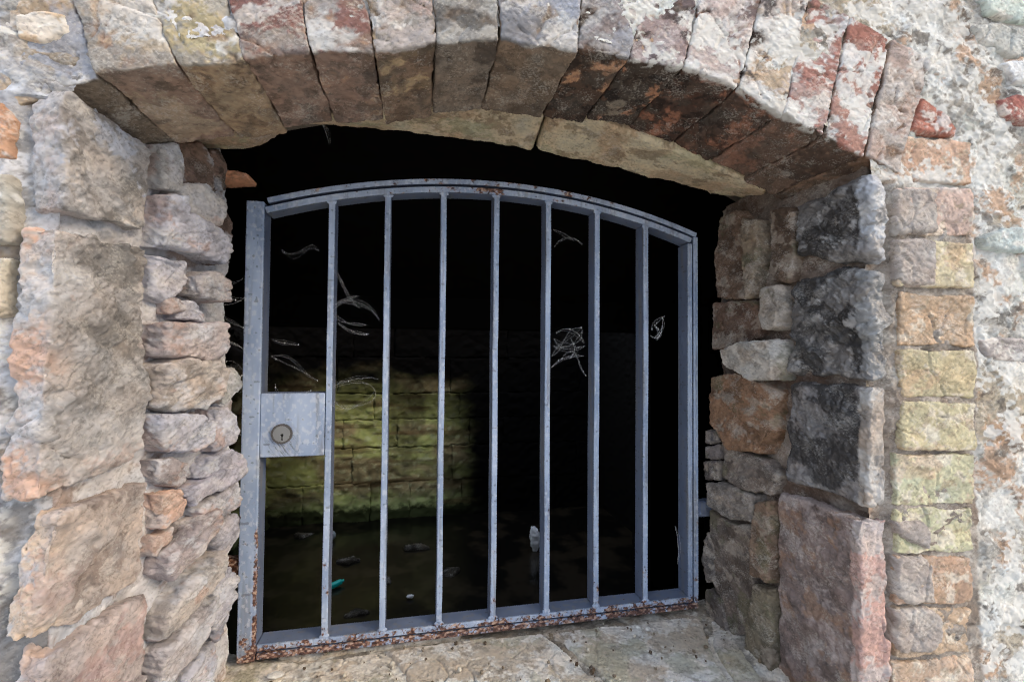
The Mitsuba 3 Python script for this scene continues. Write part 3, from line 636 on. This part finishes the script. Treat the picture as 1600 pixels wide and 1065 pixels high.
lintel([(232, 208), (270, 204), (330, 198), (380, 192), (420, 186), (450, 181)], [(262, 232), (300, 230), (350, 234), (400, 230), (430, 216), (452, 197)], 0.06, 0.15, 0.30, 803, S(176, 146, 116), OSP)

# bricks beside the right jamb
YEL, GRN, TANB = S(188, 172, 126), S(184, 182, 142), S(184, 152, 116)
BR = [((1402, 214), (1512, 222), (1512, 288), (1398, 284), S(196, 156, 126), 'limed_stone'), ((1396, 292), (1514, 298), (1514, 368), (1394, 368), S(196, 166, 150), 'limed_stone'),
      ((1396, 374), (1515, 380), (1516, 452), (1396, 446), S(196, 182, 140), 'stone'), ((1400, 458), (1517, 461), (1518, 541), (1404, 539), TANB, 'stone'),
      ((1404, 546), (1518, 549), (1518, 621), (1406, 618), YEL, 'stone'), ((1404, 627), (1519, 629), (1519, 702), (1406, 702), S(190, 178, 132), 'stone'),
      ((1395, 708), (1518, 709), (1517, 786), (1396, 788), GRN, 'stone'), ((1396, 792), (1516, 792), (1514, 858), (1396, 862), S(190, 186, 140), 'stone'),
      ((1396, 868), (1512, 868), (1512, 938), (1396, 942), S(182, 146, 116), 'stone'), ((1396, 948), (1512, 948), (1512, 1018), (1396, 1024), S(180, 152, 120), 'stone'),
      ((1388, 1030), (1514, 1026), (1512, 1100), (1386, 1110), S(186, 156, 128), 'stone')]
BS = [None] * len(BR)
for i, (a, b, c_, d_, bc, mt) in enumerate(BR):
    q = [at(*x, 0) for x in (a, b, c_, d_)]
    c = np.zeros((2, 2, 2, 3))
    for yi, y in ((0, -0.0045 - 0.001 * (i % 3)), (1, 0.06)):
        for (xi, zi), p in (((0, 1), q[0]), ((1, 1), q[1]), ((1, 0), q[2]), ((0, 0), q[3])): c[xi, yi, zi] = (p[0], y, p[2])
    V, F, N, h = hexa(c, 0.0019, 0.0035, 0.005, 820 + i, lambda p, i=i: rock(p, 0.0018, 820 + i, 1.3))
    col = paint(V, bc, [(bc * 0.8, 0.04, 0.5, 0.08, 0.7), (S(206, 196, 176), 0.03, 0.6, 0.05, 0.7), (S(186, 150, 112), 0.05, 0.62, 0.05, 0.5), (S(150, 130, 100), 0.012, 0.66, 0.04, 0.6)], 840 + i, 0.16)
    add(W + '__brick', (V, F), mt, smooth=True, color=col)
# a broken red brick above them and the few bricks that show through the render
for i, (pl, bc, mt, jut) in enumerate([
        ([(1436, 152), (1452, 164), (1474, 182), (1490, 206), (1488, 215), (1450, 212), (1420, 206)], S(182, 106, 82), 'stone', 0.006),
        ([(1556, 156), (1584, 150), (1640, 156), (1640, 200), (1590, 196), (1562, 182)], S(168, 96, 84), 'stone', 0.007),
        ([(1528, 372), (1560, 358), (1640, 356), (1640, 394), (1560, 394), (1534, 388)], S(178, 192, 190), 'stone', 0.008),
        ([(1530, 530), (1560, 526), (1640, 530), (1640, 566), (1560, 566), (1538, 560)], S(170, 160, 156), 'stone', 0.004),
        ([(1516, -20), (1640, -20), (1640, 44), (1580, 38), (1540, 22)], S(186, 200, 190), 'stone', 0.008),
        ([(1518, 40), (1560, 36), (1640, 58), (1640, 96), (1580, 92), (1530, 62)], S(176, 176, 168), 'stone', 0.004),
        ([(1560, 100), (1600, 96), (1640, 110), (1640, 140), (1580, 132)], S(204, 208, 212), 'limed_stone', 0.006),
        ([(-30, 276), (22, 274), (26, 330), (24, 382), (-30, 386)], S(168, 162, 148), 'stone', 0.008),
        ([(-30, 398), (22, 400), (20, 440), (16, 490), (-30, 496)], S(190, 178, 154), 'stone', 0.010),
        ([(-30, 160), (10, 160), (24, 190), (20, 246), (-30, 248)], S(198, 142, 100), 'stone', 0.004),
        ([(22, 26), (60, 14), (100, 22), (108, 52), (70, 68), (26, 60)], S(202, 174, 136), 'limed_stone', 0.0015)]):
    pts = np.array([at(x, y, 0) for x, y in pl])
    V, F, N, h = slab(pts, pts.mean(0), np.array([1.0, 0, 0]), np.array([0, 0, 1.0]), jut, 0.03, 0.0020, 0.006, 0.004, 860 + i, lambda p, i=i: rock(p, 0.0022, 860 + i, 1.2))
    add(W + '__brick', (V, F), mt, smooth=True, color=paint(V, bc, [(bc * 0.72, 0.03, 0.54, 0.07, 0.7), (S(212, 208, 200), 0.03, 0.58, 0.05, 0.7)], 880 + i, 0.22))
# lumps of grey cement smeared over the left half of some bricks
CEM = S(156, 144, 136)
for i, pl in enumerate([[(1396, 296), (1440, 294), (1462, 300), (1460, 366), (1400, 366), (1394, 350)], [(1398, 374), (1440, 372), (1458, 378), (1458, 446), (1410, 446), (1398, 436)],
                        [(1396, 814), (1440, 812), (1452, 830), (1450, 858), (1424, 848), (1400, 832)], [(1398, 872), (1440, 868), (1454, 880), (1458, 938), (1420, 942), (1398, 930)],
                        [(1398, 952), (1450, 948), (1470, 962), (1470, 1002), (1452, 1020), (1406, 1018), (1396, 1004)]]):
    pts = np.array([at(x, y, -0.005) for x, y in pl])
    V, F, N, h = slab(pts, pts.mean(0), np.array([1.0, 0, 0]), np.array([0, 0, 1.0]), 0.006, 0.02, 0.0019, 0.007, 0.003, 900 + i, lambda p, i=i: rock(p, 0.0012, 900 + i, 1.6))
    add(W + '__cement_patch', (V, F), 'stone', smooth=True, color=paint(V, CEM, [(S(176, 166, 156), 0.03, 0.54, 0.08, 0.7)], 910 + i, 0.16))

# flat stones of the sill
for i, (pl, bc) in enumerate([([(338, 1030), (470, 1034), (590, 1018), (640, 1075), (700, 1130), (300, 1130)], S(218, 208, 190)), ([(600, 1014), (720, 1000), (846, 988), (900, 1030), (1000, 1130), (712, 1130), (646, 1070)], S(222, 215, 202)),
                              ([(856, 986), (960, 976), (1096, 960), (1108, 1010), (1150, 1080), (1170, 1130), (1012, 1130), (908, 1026)], S(222, 214, 200)), ([(1106, 958), (1116, 956), (1150, 1000), (1230, 1120), (1184, 1130), (1118, 1012)], S(200, 190, 178)),
                              ([(420, 1024), (560, 1000), (720, 984), (716, 994), (590, 1012), (470, 1028)], S(196, 186, 168))]):
    pts = np.array([atz(x, y, ZS) for x, y in pl])
    V, F, N, h = slab(pts, pts.mean(0), np.array([1.0, 0, 0]), np.array([0, 1.0, 0]), 0.0015, 0.02, 0.0022, 0.008, 0.006, 920 + i, lambda p, i=i: rock(p, 0.0024, 920 + i, 1.0, chip=0.4))
    add(W + '__sill_stone', (V, F), 'stone', smooth=True, color=paint(V, bc, [(S(222, 218, 210), 0.06, 0.54, 0.05, 0.7), (S(180, 156, 122), 0.07, 0.57, 0.06, 0.7), (S(170, 168, 136), 0.07, 0.62, 0.05, 0.6), (S(140, 128, 112), 0.02, 0.66, 0.04, 0.5)], 940 + i, 0.16))

# ------------------------------------------------------------------ the gate
G = 'barred_gate'
YG, DP = 0.353, 0.042
GX, GR = 0.150, 1.37
labels[G] = {'label': 'blue-grey painted steel gate of upright bars with an arched top and rusty lower edge', 'category': 'gate'}
GZ = 1.543 - GR


def strip(r, th, x0, x1, y0, y1, n=64):
    """A flat bar bent to the radius r (outer), between x0 and x1."""
    x = np.linspace(x0, x1, n); zo = GZ + np.sqrt(r * r - (x - GX) ** 2); nx, nz_ = (x - GX) / r, (zo - GZ) / r
    rows = []
    c = 0.001
    for (yy, k) in ((y0, c), (y0, th - c), (y0 + c, th), (y1 - c, th), (y1, th - c), (y1, c), (y1 - c, 0), (y0 + c, 0)):
        rows.append(np.stack([x - nx * k, np.full(n, yy), zo - nz_ * k], -1))
    V = np.stack(rows, 1).reshape(-1, 3); F = []
    for i in range(n - 1):
        for j in range(8):
            a, b, c_, d = i * 8 + j, i * 8 + (j + 1) % 8, (i + 1) * 8 + (j + 1) % 8, (i + 1) * 8 + j
            F += [[a, b, c_], [a, c_, d]]
    for base in (0, (n - 1) * 8):
        F += [[base, base + j, base + j + 1] for j in range(1, 7)]
    return V, np.array(F)


def top_z(x, r): return GZ + math.sqrt(r * r - (x - GX) ** 2)


PS = 'painted_steel'
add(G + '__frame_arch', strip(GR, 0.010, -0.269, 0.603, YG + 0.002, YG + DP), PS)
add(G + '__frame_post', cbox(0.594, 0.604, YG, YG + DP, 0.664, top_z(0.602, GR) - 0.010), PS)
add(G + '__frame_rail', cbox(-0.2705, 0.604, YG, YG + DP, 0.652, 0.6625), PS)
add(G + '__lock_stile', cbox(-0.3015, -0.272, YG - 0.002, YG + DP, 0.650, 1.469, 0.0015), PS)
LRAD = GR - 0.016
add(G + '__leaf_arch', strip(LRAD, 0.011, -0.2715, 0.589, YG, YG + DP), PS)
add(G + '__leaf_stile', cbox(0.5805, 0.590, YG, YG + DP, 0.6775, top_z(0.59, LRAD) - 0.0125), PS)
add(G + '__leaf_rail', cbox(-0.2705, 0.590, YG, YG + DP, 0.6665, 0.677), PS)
BX = [-0.157, -0.0555, 0.050, 0.155, 0.2634, 0.3697, 0.4808]
for x in BX:
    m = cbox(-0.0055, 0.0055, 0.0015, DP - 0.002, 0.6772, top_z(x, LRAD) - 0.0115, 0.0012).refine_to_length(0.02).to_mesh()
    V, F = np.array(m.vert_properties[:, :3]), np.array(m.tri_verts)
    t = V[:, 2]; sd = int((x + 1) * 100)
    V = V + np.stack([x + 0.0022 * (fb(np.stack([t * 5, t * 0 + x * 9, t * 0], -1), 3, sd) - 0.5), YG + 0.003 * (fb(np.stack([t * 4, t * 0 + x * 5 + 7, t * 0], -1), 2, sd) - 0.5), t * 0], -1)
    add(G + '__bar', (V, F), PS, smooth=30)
    for zz in (0.6795, top_z(x, LRAD) - 0.0135):
        ico = trimesh.creation.icosphere(3, 1.0); v = np.array(ico.vertices); v = v * (1 + 0.5 * (fb(v * 1.4 + sd, 3, sd) - 0.5))[:, None] * [0.0088, 0.0032, 0.0050] + [x, YG + 0.003, zz]
        add(G + '__weld_bead', (v, ico.faces), PS, smooth=True)
pz0, pz1 = at(455, 713, YG)[2], at(455, 614, YG)[2]
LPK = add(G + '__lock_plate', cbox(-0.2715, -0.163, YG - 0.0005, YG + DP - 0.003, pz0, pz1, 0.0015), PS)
lc = at(441, 677, YG)
cyl = trimesh.creation.cylinder(0.0165, 0.006, sections=40); cyl.apply_transform(trimesh.transformations.rotation_matrix(math.pi / 2, [1, 0, 0]))
ring = trimesh.creation.annulus(0.0145, 0.0178, 0.006, sections=40); ring.apply_transform(trimesh.transformations.rotation_matrix(math.pi / 2, [1, 0, 0]))
cyl.apply_translation([lc[0], YG - 0.0015, lc[2]]); ring.apply_translation([lc[0], YG - 0.0022, lc[2]])
add(LPK + '__lock_cylinder', cyl, 'brass_lock'); add(LPK + '__lock_ring', ring, 'dark_steel')
kh = trimesh.util.concatenate([trimesh.creation.cylinder(0.0022, 0.004, sections=16).apply_transform(trimesh.transformations.rotation_matrix(math.pi / 2, [1, 0, 0])).apply_translation([0, 0, 0.002]),
                               trimesh.creation.box((0.0018, 0.004, 0.008)).apply_translation([0, 0, -0.003])])
kh.apply_translation([lc[0] + 0.001, YG - 0.0036, lc[2] - 0.004])
add(LPK + '__keyhole', kh, 'black_hole')
for (px, py, x0, x1, h) in ((368, 890, -0.335, -0.3017, 0.030), (1098, 797, 0.604, 0.645, 0.034)):
    z = at(px, py, YG)[2]
    m = cbox(x0, x1, YG + 0.006, YG + 0.030, z - h / 2, z + h / 2, 0.003).refine_to_length(0.004).to_mesh()
    V, F = np.array(m.vert_properties[:, :3]), np.array(m.tri_verts)
    V = V + normals(V, F) * (0.006 * (fb(V / 0.012, 3, 71) - 0.5))[:, None]
    add(G + '__wall_bracket', (V, F), 'rusty_iron' if px < 700 else PS, smooth=True)

# ------------------------------------------------------------------ the dark cellar behind
K = 'cellar'
ZF, YB, YD = 0.24, 2.20, 1.20
labels[K] = {'label': 'dark stone cellar behind the bars with a mossy back wall under a light well', 'category': 'cellar'}


def moss_col(p, n, uv):
    a = fbm(p.x * 5, p.y * 5, p.z * 8, octaves=4); b = fbm(p.x * 40, p.y * 40, p.z * 40, octaves=3); e = fbm(p.x * 9 + 4, p.y * 9, p.z * 2.5, octaves=4)
    c = mix(S(184, 166, 122), S(216, 220, 136), smoothstep(0.36, 0.6, a))
    c = mix(c, S(232, 232, 180), smoothstep(0.5, 0.75, b) * 0.6)
    c = mix(c, S(100, 92, 66), smoothstep(0.5, 0.7, e) * 0.7)
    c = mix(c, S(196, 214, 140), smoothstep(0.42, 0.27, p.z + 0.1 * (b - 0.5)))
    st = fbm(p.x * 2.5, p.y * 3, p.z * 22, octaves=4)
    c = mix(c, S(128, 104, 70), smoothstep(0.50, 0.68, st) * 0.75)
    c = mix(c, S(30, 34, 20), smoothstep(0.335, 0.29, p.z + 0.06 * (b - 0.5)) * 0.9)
    fade_up = smoothstep(0.68, 1.12, p.z + 0.35 * (a - 0.5)); lit_patch = smoothstep(0.40, 0.0, p.x + 0.25 * (a - 0.5)) * (0.25 + 0.75 * smoothstep(-0.72, -0.38, p.x + 0.2 * (a - 0.5)))
    return mix(S(9, 8, 8), c, lit_patch * (1 - fade_up))     # light falloff upwards and to both sides, painted into the moss colour


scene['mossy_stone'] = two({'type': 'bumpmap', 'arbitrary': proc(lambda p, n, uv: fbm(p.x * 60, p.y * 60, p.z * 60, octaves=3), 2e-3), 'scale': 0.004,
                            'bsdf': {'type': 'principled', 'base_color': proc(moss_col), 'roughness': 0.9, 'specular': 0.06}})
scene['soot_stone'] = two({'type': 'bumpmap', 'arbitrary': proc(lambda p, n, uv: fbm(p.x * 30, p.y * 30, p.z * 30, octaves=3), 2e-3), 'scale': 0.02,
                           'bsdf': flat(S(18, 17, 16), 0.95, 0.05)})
scene['wet_mud'] = two({'type': 'principled', 'base_color': proc(lambda p, n, uv: mix(S(12, 11, 9), S(36, 31, 24), smoothstep(0.45, 0.7, fbm(p.x * 9, p.y * 9, 0, octaves=4)))), 'roughness': 0.22, 'specular': 0.5})


def block(name, x0, x1, y0, y1, z0, z1, m):
    v = np.array(trimesh.creation.box((x1 - x0, y1 - y0, z1 - z0)).vertices) + [(x0 + x1) / 2, (y0 + y1) / 2, (z0 + z1) / 2]
    return add(K + '__' + name, (v, np.array(trimesh.creation.box((1, 1, 1)).faces)), m, smooth=False)


XW0, XW1 = -0.86, 1.5
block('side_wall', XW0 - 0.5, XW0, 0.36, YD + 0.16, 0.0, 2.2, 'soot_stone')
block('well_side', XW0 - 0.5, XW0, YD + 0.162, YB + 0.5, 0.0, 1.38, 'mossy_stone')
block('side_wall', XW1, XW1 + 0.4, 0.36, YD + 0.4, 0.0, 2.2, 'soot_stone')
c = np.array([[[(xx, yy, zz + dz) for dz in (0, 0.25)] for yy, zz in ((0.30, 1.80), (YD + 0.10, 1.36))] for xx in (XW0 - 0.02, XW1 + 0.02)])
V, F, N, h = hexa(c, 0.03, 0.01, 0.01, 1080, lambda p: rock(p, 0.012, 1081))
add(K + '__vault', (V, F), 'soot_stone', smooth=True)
block('added_cross_wall', 0.95, XW1 + 0.01, YD, YD + 0.16, 0.0, 1.45, 'soot_stone')  # added wall that bounds the well light on the right
block('added_cross_beam', XW0 - 0.01, 0.97, YD + 0.003, YD + 0.157, 1.29, 1.44, 'soot_stone')  # added beam: hides the sky opening and ends the lit patch above
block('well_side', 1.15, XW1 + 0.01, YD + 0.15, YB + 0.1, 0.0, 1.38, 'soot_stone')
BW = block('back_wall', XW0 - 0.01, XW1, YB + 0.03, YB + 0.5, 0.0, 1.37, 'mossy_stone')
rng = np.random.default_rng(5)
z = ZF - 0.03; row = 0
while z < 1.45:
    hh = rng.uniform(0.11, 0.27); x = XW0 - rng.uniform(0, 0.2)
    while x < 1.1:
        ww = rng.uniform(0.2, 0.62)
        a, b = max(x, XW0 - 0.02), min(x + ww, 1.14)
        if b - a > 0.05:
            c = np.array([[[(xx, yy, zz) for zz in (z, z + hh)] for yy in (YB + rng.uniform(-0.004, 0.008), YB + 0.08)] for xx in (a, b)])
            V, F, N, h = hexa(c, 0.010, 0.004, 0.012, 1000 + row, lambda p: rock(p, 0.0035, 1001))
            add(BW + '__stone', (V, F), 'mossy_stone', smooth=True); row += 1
        x += ww
    z += hh
c = np.array([[[(xx, yy, zz) for zz in (ZF - 0.05, 1.3)] for yy in (1.75, 2.24)] for xx in (XW0 - 0.05, XW0 + 0.07)])
V, F, N, h = hexa(c, 0.012, 0.03, 0.03, 1090, lambda p: rock(p, 0.03, 1091))
add(K + '__rock_pier', (V, F), 'mossy_stone', smooth=True)


def mud(u, v):
    x, y = XW0 - 0.02 + (XW1 - XW0 + 0.04) * u, 0.34 + (YB - 0.26) * v
    p = np.stack([x, y, x * 0], -1); p[:, 2] = ZF + 0.008 * (fb(p / 0.22, 4, 1100) - 0.5) * 2
    return p
V, F = sheet(mud, 160, 140)
add('cellar_floor', (V, F), 'wet_mud', smooth=True, kind='structure', label='dark wet mud floor of the cellar strewn with debris')

# ------------------------------------------------------------------ small things
def lathe(name, prof, m, p, ax, **kw):
    o = trimesh.creation.revolve(np.array(prof), sections=28); o.apply_transform(trimesh.geometry.align_vectors([0, 0, 1], ax)); o.apply_translation(p)
    return add(name, o, m, smooth=35, **kw)


p = atz(514, 917, ZF + 0.014); q = atz(537, 906, ZF + 0.014); ax = (q - p) / np.linalg.norm(q - p); LN_ = np.linalg.norm(q - p)
r = 0.012
lathe('plastic_tube', [(0, 0), (r * .9, 0), (r, 0.002), (r, LN_ * .72), (r * .8, LN_ * .82), (r * .42, LN_ * .88), (r * .42, LN_), (0, LN_)], 'teal_plastic', p, ax, label='small teal plastic tube lying on the dark cellar floor', category='tube')
b = atz(517, 838, ZF + 0.02)
ico = trimesh.creation.icosphere(3, 0.024); ico.apply_translation([b[0], b[1], ZF + 0.026])
add('glass_ball', ico, 'pale_glass', smooth=True, label='small pale shiny ball on the mud near the mossy back wall', category='ball')
b = atz(836, 858, ZF)
ico = trimesh.creation.icosphere(4, 1.0); V = np.array(ico.vertices) * [0.027, 0.027, 0.058]; V = V * (1 + 0.9 * (fb(V / 0.03, 3, 91) - 0.5) + 0.22 * facets(V, 0.03, 2)[0])[:, None] + [b[0], b[1], ZF + 0.055]
add('plastic_bag', (V, np.array(ico.faces)), 'white_plastic', smooth=25, label='crumpled white plastic bag standing on the dark floor behind the bars', category='bag')
b = atz(641, 936, ZF)
ico = trimesh.creation.icosphere(3, 1.0); V = np.array(ico.vertices) * [0.014, 0.01, 0.006]; V = V * (1 + 0.8 * (fb(V / 0.008, 3, 92) - 0.5))[:, None] + [b[0], b[1], ZF + 0.012]
add('paper_scrap', (V, np.array(ico.faces)), 'white_plastic', smooth=25, label='tiny white crumpled scrap on the cellar floor below the third bar', category='scrap')
DEB = ['largest flat muddy stone on the dark cellar floor, below the fourth gap', 'flat muddy stone nearest the lock stile on the cellar floor', 'muddy stone between the teal tube and the mossy wall', 'small muddy stone right of the teal tube', 'nearest muddy stone below the teal tube', 'muddy stone rightmost on the cellar floor']
for i, (px, py, w, l) in enumerate([(652, 853, 0.07, 0.03), (480, 832, 0.06, 0.03), (545, 872, 0.05, 0.025), (600, 905, 0.04, 0.03), (560, 955, 0.05, 0.025), (700, 890, 0.05, 0.03)]):
    b = atz(px, py, ZF + 0.01); rng = np.random.default_rng(95 + i); an = np.sort(rng.uniform(0, 2 * np.pi, 7)); b[2] = ZF + 0.003
    pl = np.stack([b[0] + w * np.cos(an) * rng.uniform(0.7, 1.2, 7), b[1] + 1.6 * l * np.sin(an) * rng.uniform(0.7, 1.2, 7), np.full(7, b[2])], -1)
    V, F, N, h = slab(pl, b, np.array([1.0, 0, 0]), np.array([0, 1.0, 0]), 0.008, 0.03, 0.006, 0.008, 0.006, 95 + i, lambda p: rock(p, 0.004, 96), rng.uniform(-0.12, 0.12, 2))
    add('debris_stone', (V, F), 'stone', smooth=True, color=paint(V, S(66, 58, 44) * rng.uniform(0.5, 1.2), [(S(30, 27, 22), 0.04, 0.5, 0.08, 0.8)], 95 + i), label=DEB[i], category='stone')

# an orange chip of brick in the dark corner beside the gate head
pl = np.array([at(x, y, 0.335) for x, y in [(330, 266), (372, 267), (387, 271), (385, 277), (366, 278), (330, 278)]])
V, F, N, h = slab(pl, pl.mean(0), np.array([1.0, 0, 0]), np.array([0, 0, 1.0]), 0.004, 0.05, 0.0018, 0.003, 0.002, 970, lambda p: rock(p, 0.001, 971))
add(W + '__brick_chip', (V, F), 'stone', smooth=True, color=paint(V, S(226, 150, 96), [], 972, 0.2), label='orange broken brick end in the upper left corner')


def pebble(name, px, py, sx, sy, sz, bc, seed, **kw):
    b = atz(px, py, ZS + 0.006)
    ico = trimesh.creation.icosphere(4, 1.0); V = np.array(ico.vertices) * [sx, sy, sz]; V = V * (1 + 0.5 * (fb(V / sx / 0.9 + seed, 3, seed) - 0.5))[:, None] + [b[0], b[1], ZS + 0.006 + sz * 0.6]
    add(name, (V, np.array(ico.faces)), 'stone', smooth=True, color=paint(V, bc, [], seed, 0.2), **kw)


pebble('pebble', 342, 1050, 0.013, 0.010, 0.006, S(176, 164, 134), 981, label='olive pebble at the left end of the sill', category='pebble')
pebble('pebble', 430, 1056, 0.014, 0.008, 0.004, S(216, 210, 198), 982, label='pale flat chip on the sill below the lock stile', category='pebble')
pebble('pebble', 1012, 984, 0.006, 0.005, 0.004, S(206, 200, 190), 983, label='small pale chip on the sill under the right end of the gate', category='pebble')
# crumbs of mortar and grit on the sill: nobody could count them
rng = np.random.default_rng(8); parts = []; cc = []
for _ in range(160):
    x, y = rng.uniform(-0.30, 0.63), rng.uniform(0.17, 0.36)
    s = rng.gamma(2.0, 0.0007) + 0.0006
    ico = trimesh.creation.icosphere(1, 1.0); v = np.array(ico.vertices) * rng.uniform(0.5, 1.4, 3) * s * (1 + rng.uniform(-0.25, 0.25, (len(ico.vertices), 1)))
    parts.append((v + [x, y, ZS + 0.006 + s * 0.3], ico.faces)); cc.append(np.tile((S(196, 188, 172), S(120, 106, 88), S(84, 70, 56))[rng.integers(3)], (len(v), 1)))
add('sill_grit', join(parts), 'stone', smooth=True, color=np.vstack(cc), kind='stuff', label='crumbs of mortar and grit scattered over the sill', category='grit')

# cobwebs
def web(px_lists, y, rad, lab, seed, dust=8):
    rng = np.random.default_rng(seed); k = key('cobweb'); labels[k] = {'label': lab, 'category': 'cobweb'}
    for n_, pl in enumerate(px_lists):
        base = np.array([at(x, yy, y + rng.uniform(-0.012, 0.012)) for x, yy in pl]); parts = []
        for q in range(3):
            pts = base.copy(); pts[1:-1] += rng.normal(0, 0.0035, (len(pts) - 2, 3)) * [1, 0.5, 1]
            v, f = tube(pts, rad * (0.19, 0.12, 0.10)[q] * rng.uniform(0.7, 1.2), 4, max(10, 8 * len(pl)))
            v = v + 0.003 * (np.stack([fb(v / 0.012 + a, 3, seed + a + q) for a in range(3)], -1) - 0.5); parts.append((v, f))
            if q == 0:
                for _ in range(dust // 4):
                    ico = trimesh.creation.icosphere(1, 1.0); s = rng.uniform(0.0004, 0.0010); parts.append((np.array(ico.vertices) * [s, s, s * rng.uniform(1, 2.5)] + v[rng.integers(len(v))], ico.faces))
        scene[k + '__thread' + (f'_{n_:03d}' if n_ else '')] = mikit.ply(join(parts), 'web_silk', smooth=True)


web([[(334, 432), (352, 440), (380, 434)], [(336, 466), (356, 470), (381, 466)], [(338, 434), (356, 462), (378, 470)], [(340, 490), (360, 500), (380, 512)], [(334, 540), (350, 534), (380, 544)], [(336, 548), (360, 538), (381, 546)],
     [(345, 575), (362, 572), (380, 578)], [(352, 584), (368, 592), (380, 584)], [(360, 600), (372, 610), (380, 594)], [(357, 640), (366, 660), (376, 680)]], 0.35, 0.0005, 'dusty cobwebs stretched between the left rubble and the gate stile', 1)
web([[(516, 416), (530, 440), (548, 468), (562, 480)], [(517, 492), (532, 474), (556, 472), (580, 486), (592, 500)], [(520, 486), (534, 500), (556, 506), (572, 508)], [(528, 504), (540, 514), (560, 518), (576, 522)], [(517, 480), (540, 466), (560, 462)]], 0.365, 0.0007,
    'looping cobweb between the first and second bars above the mossy wall', 2, 10)
web([[(517, 608), (534, 598), (556, 595), (578, 600), (584, 616), (566, 630), (540, 640), (524, 634), (517, 616)], [(520, 604), (550, 594), (592, 592)], [(522, 626), (540, 636), (560, 632)]], 0.365, 0.0005, 'faint round cobweb low between the first and second bars', 3, 10)
web([[(424, 530), (444, 536), (466, 538)], [(424, 556), (450, 562), (474, 576), (496, 594)], [(430, 600), (434, 610), (486, 610)], [(440, 390), (470, 396), (484, 386), (498, 392)]], 0.365, 0.0004, 'fine cobweb threads between the stile and the first bar', 4, 12)
web([[(862, 556), (876, 536), (892, 522), (908, 512)], [(864, 540), (890, 548), (914, 540)], [(870, 520), (886, 514), (906, 524), (912, 536)], [(880, 556), (900, 552), (908, 574), (915, 586)], [(862, 574), (884, 562), (912, 556)], [(892, 530), (898, 548), (890, 560)], [(866, 530), (884, 540), (900, 534), (910, 516)]], 0.368, 0.0007,
    'tangled dusty cobweb between the fourth and fifth bars', 5, 16)
web([[(864, 358), (878, 366), (896, 376)], [(866, 386), (886, 372), (910, 382)]], 0.37, 0.0005, 'small wisp of cobweb high beside the fourth bar', 6, 4)
web([[(1018, 516), (1026, 504), (1038, 494)], [(1016, 524), (1028, 530), (1034, 514)], [(1022, 508), (1030, 522), (1026, 532)], [(1034, 494), (1036, 510), (1022, 528)]], 0.372, 0.0010, 'white clotted cobweb between the last two bars', 7, 24)
web([[(502, 192), (510, 206), (514, 226)]], 0.31, 0.0007, 'single dusty thread hanging from the lintel stone', 8, 2)
web([[(1055, 822), (1059, 850), (1058, 880)]], 0.372, 0.0009, 'bright thread of web on the inside of the right leaf stile', 9, 2)
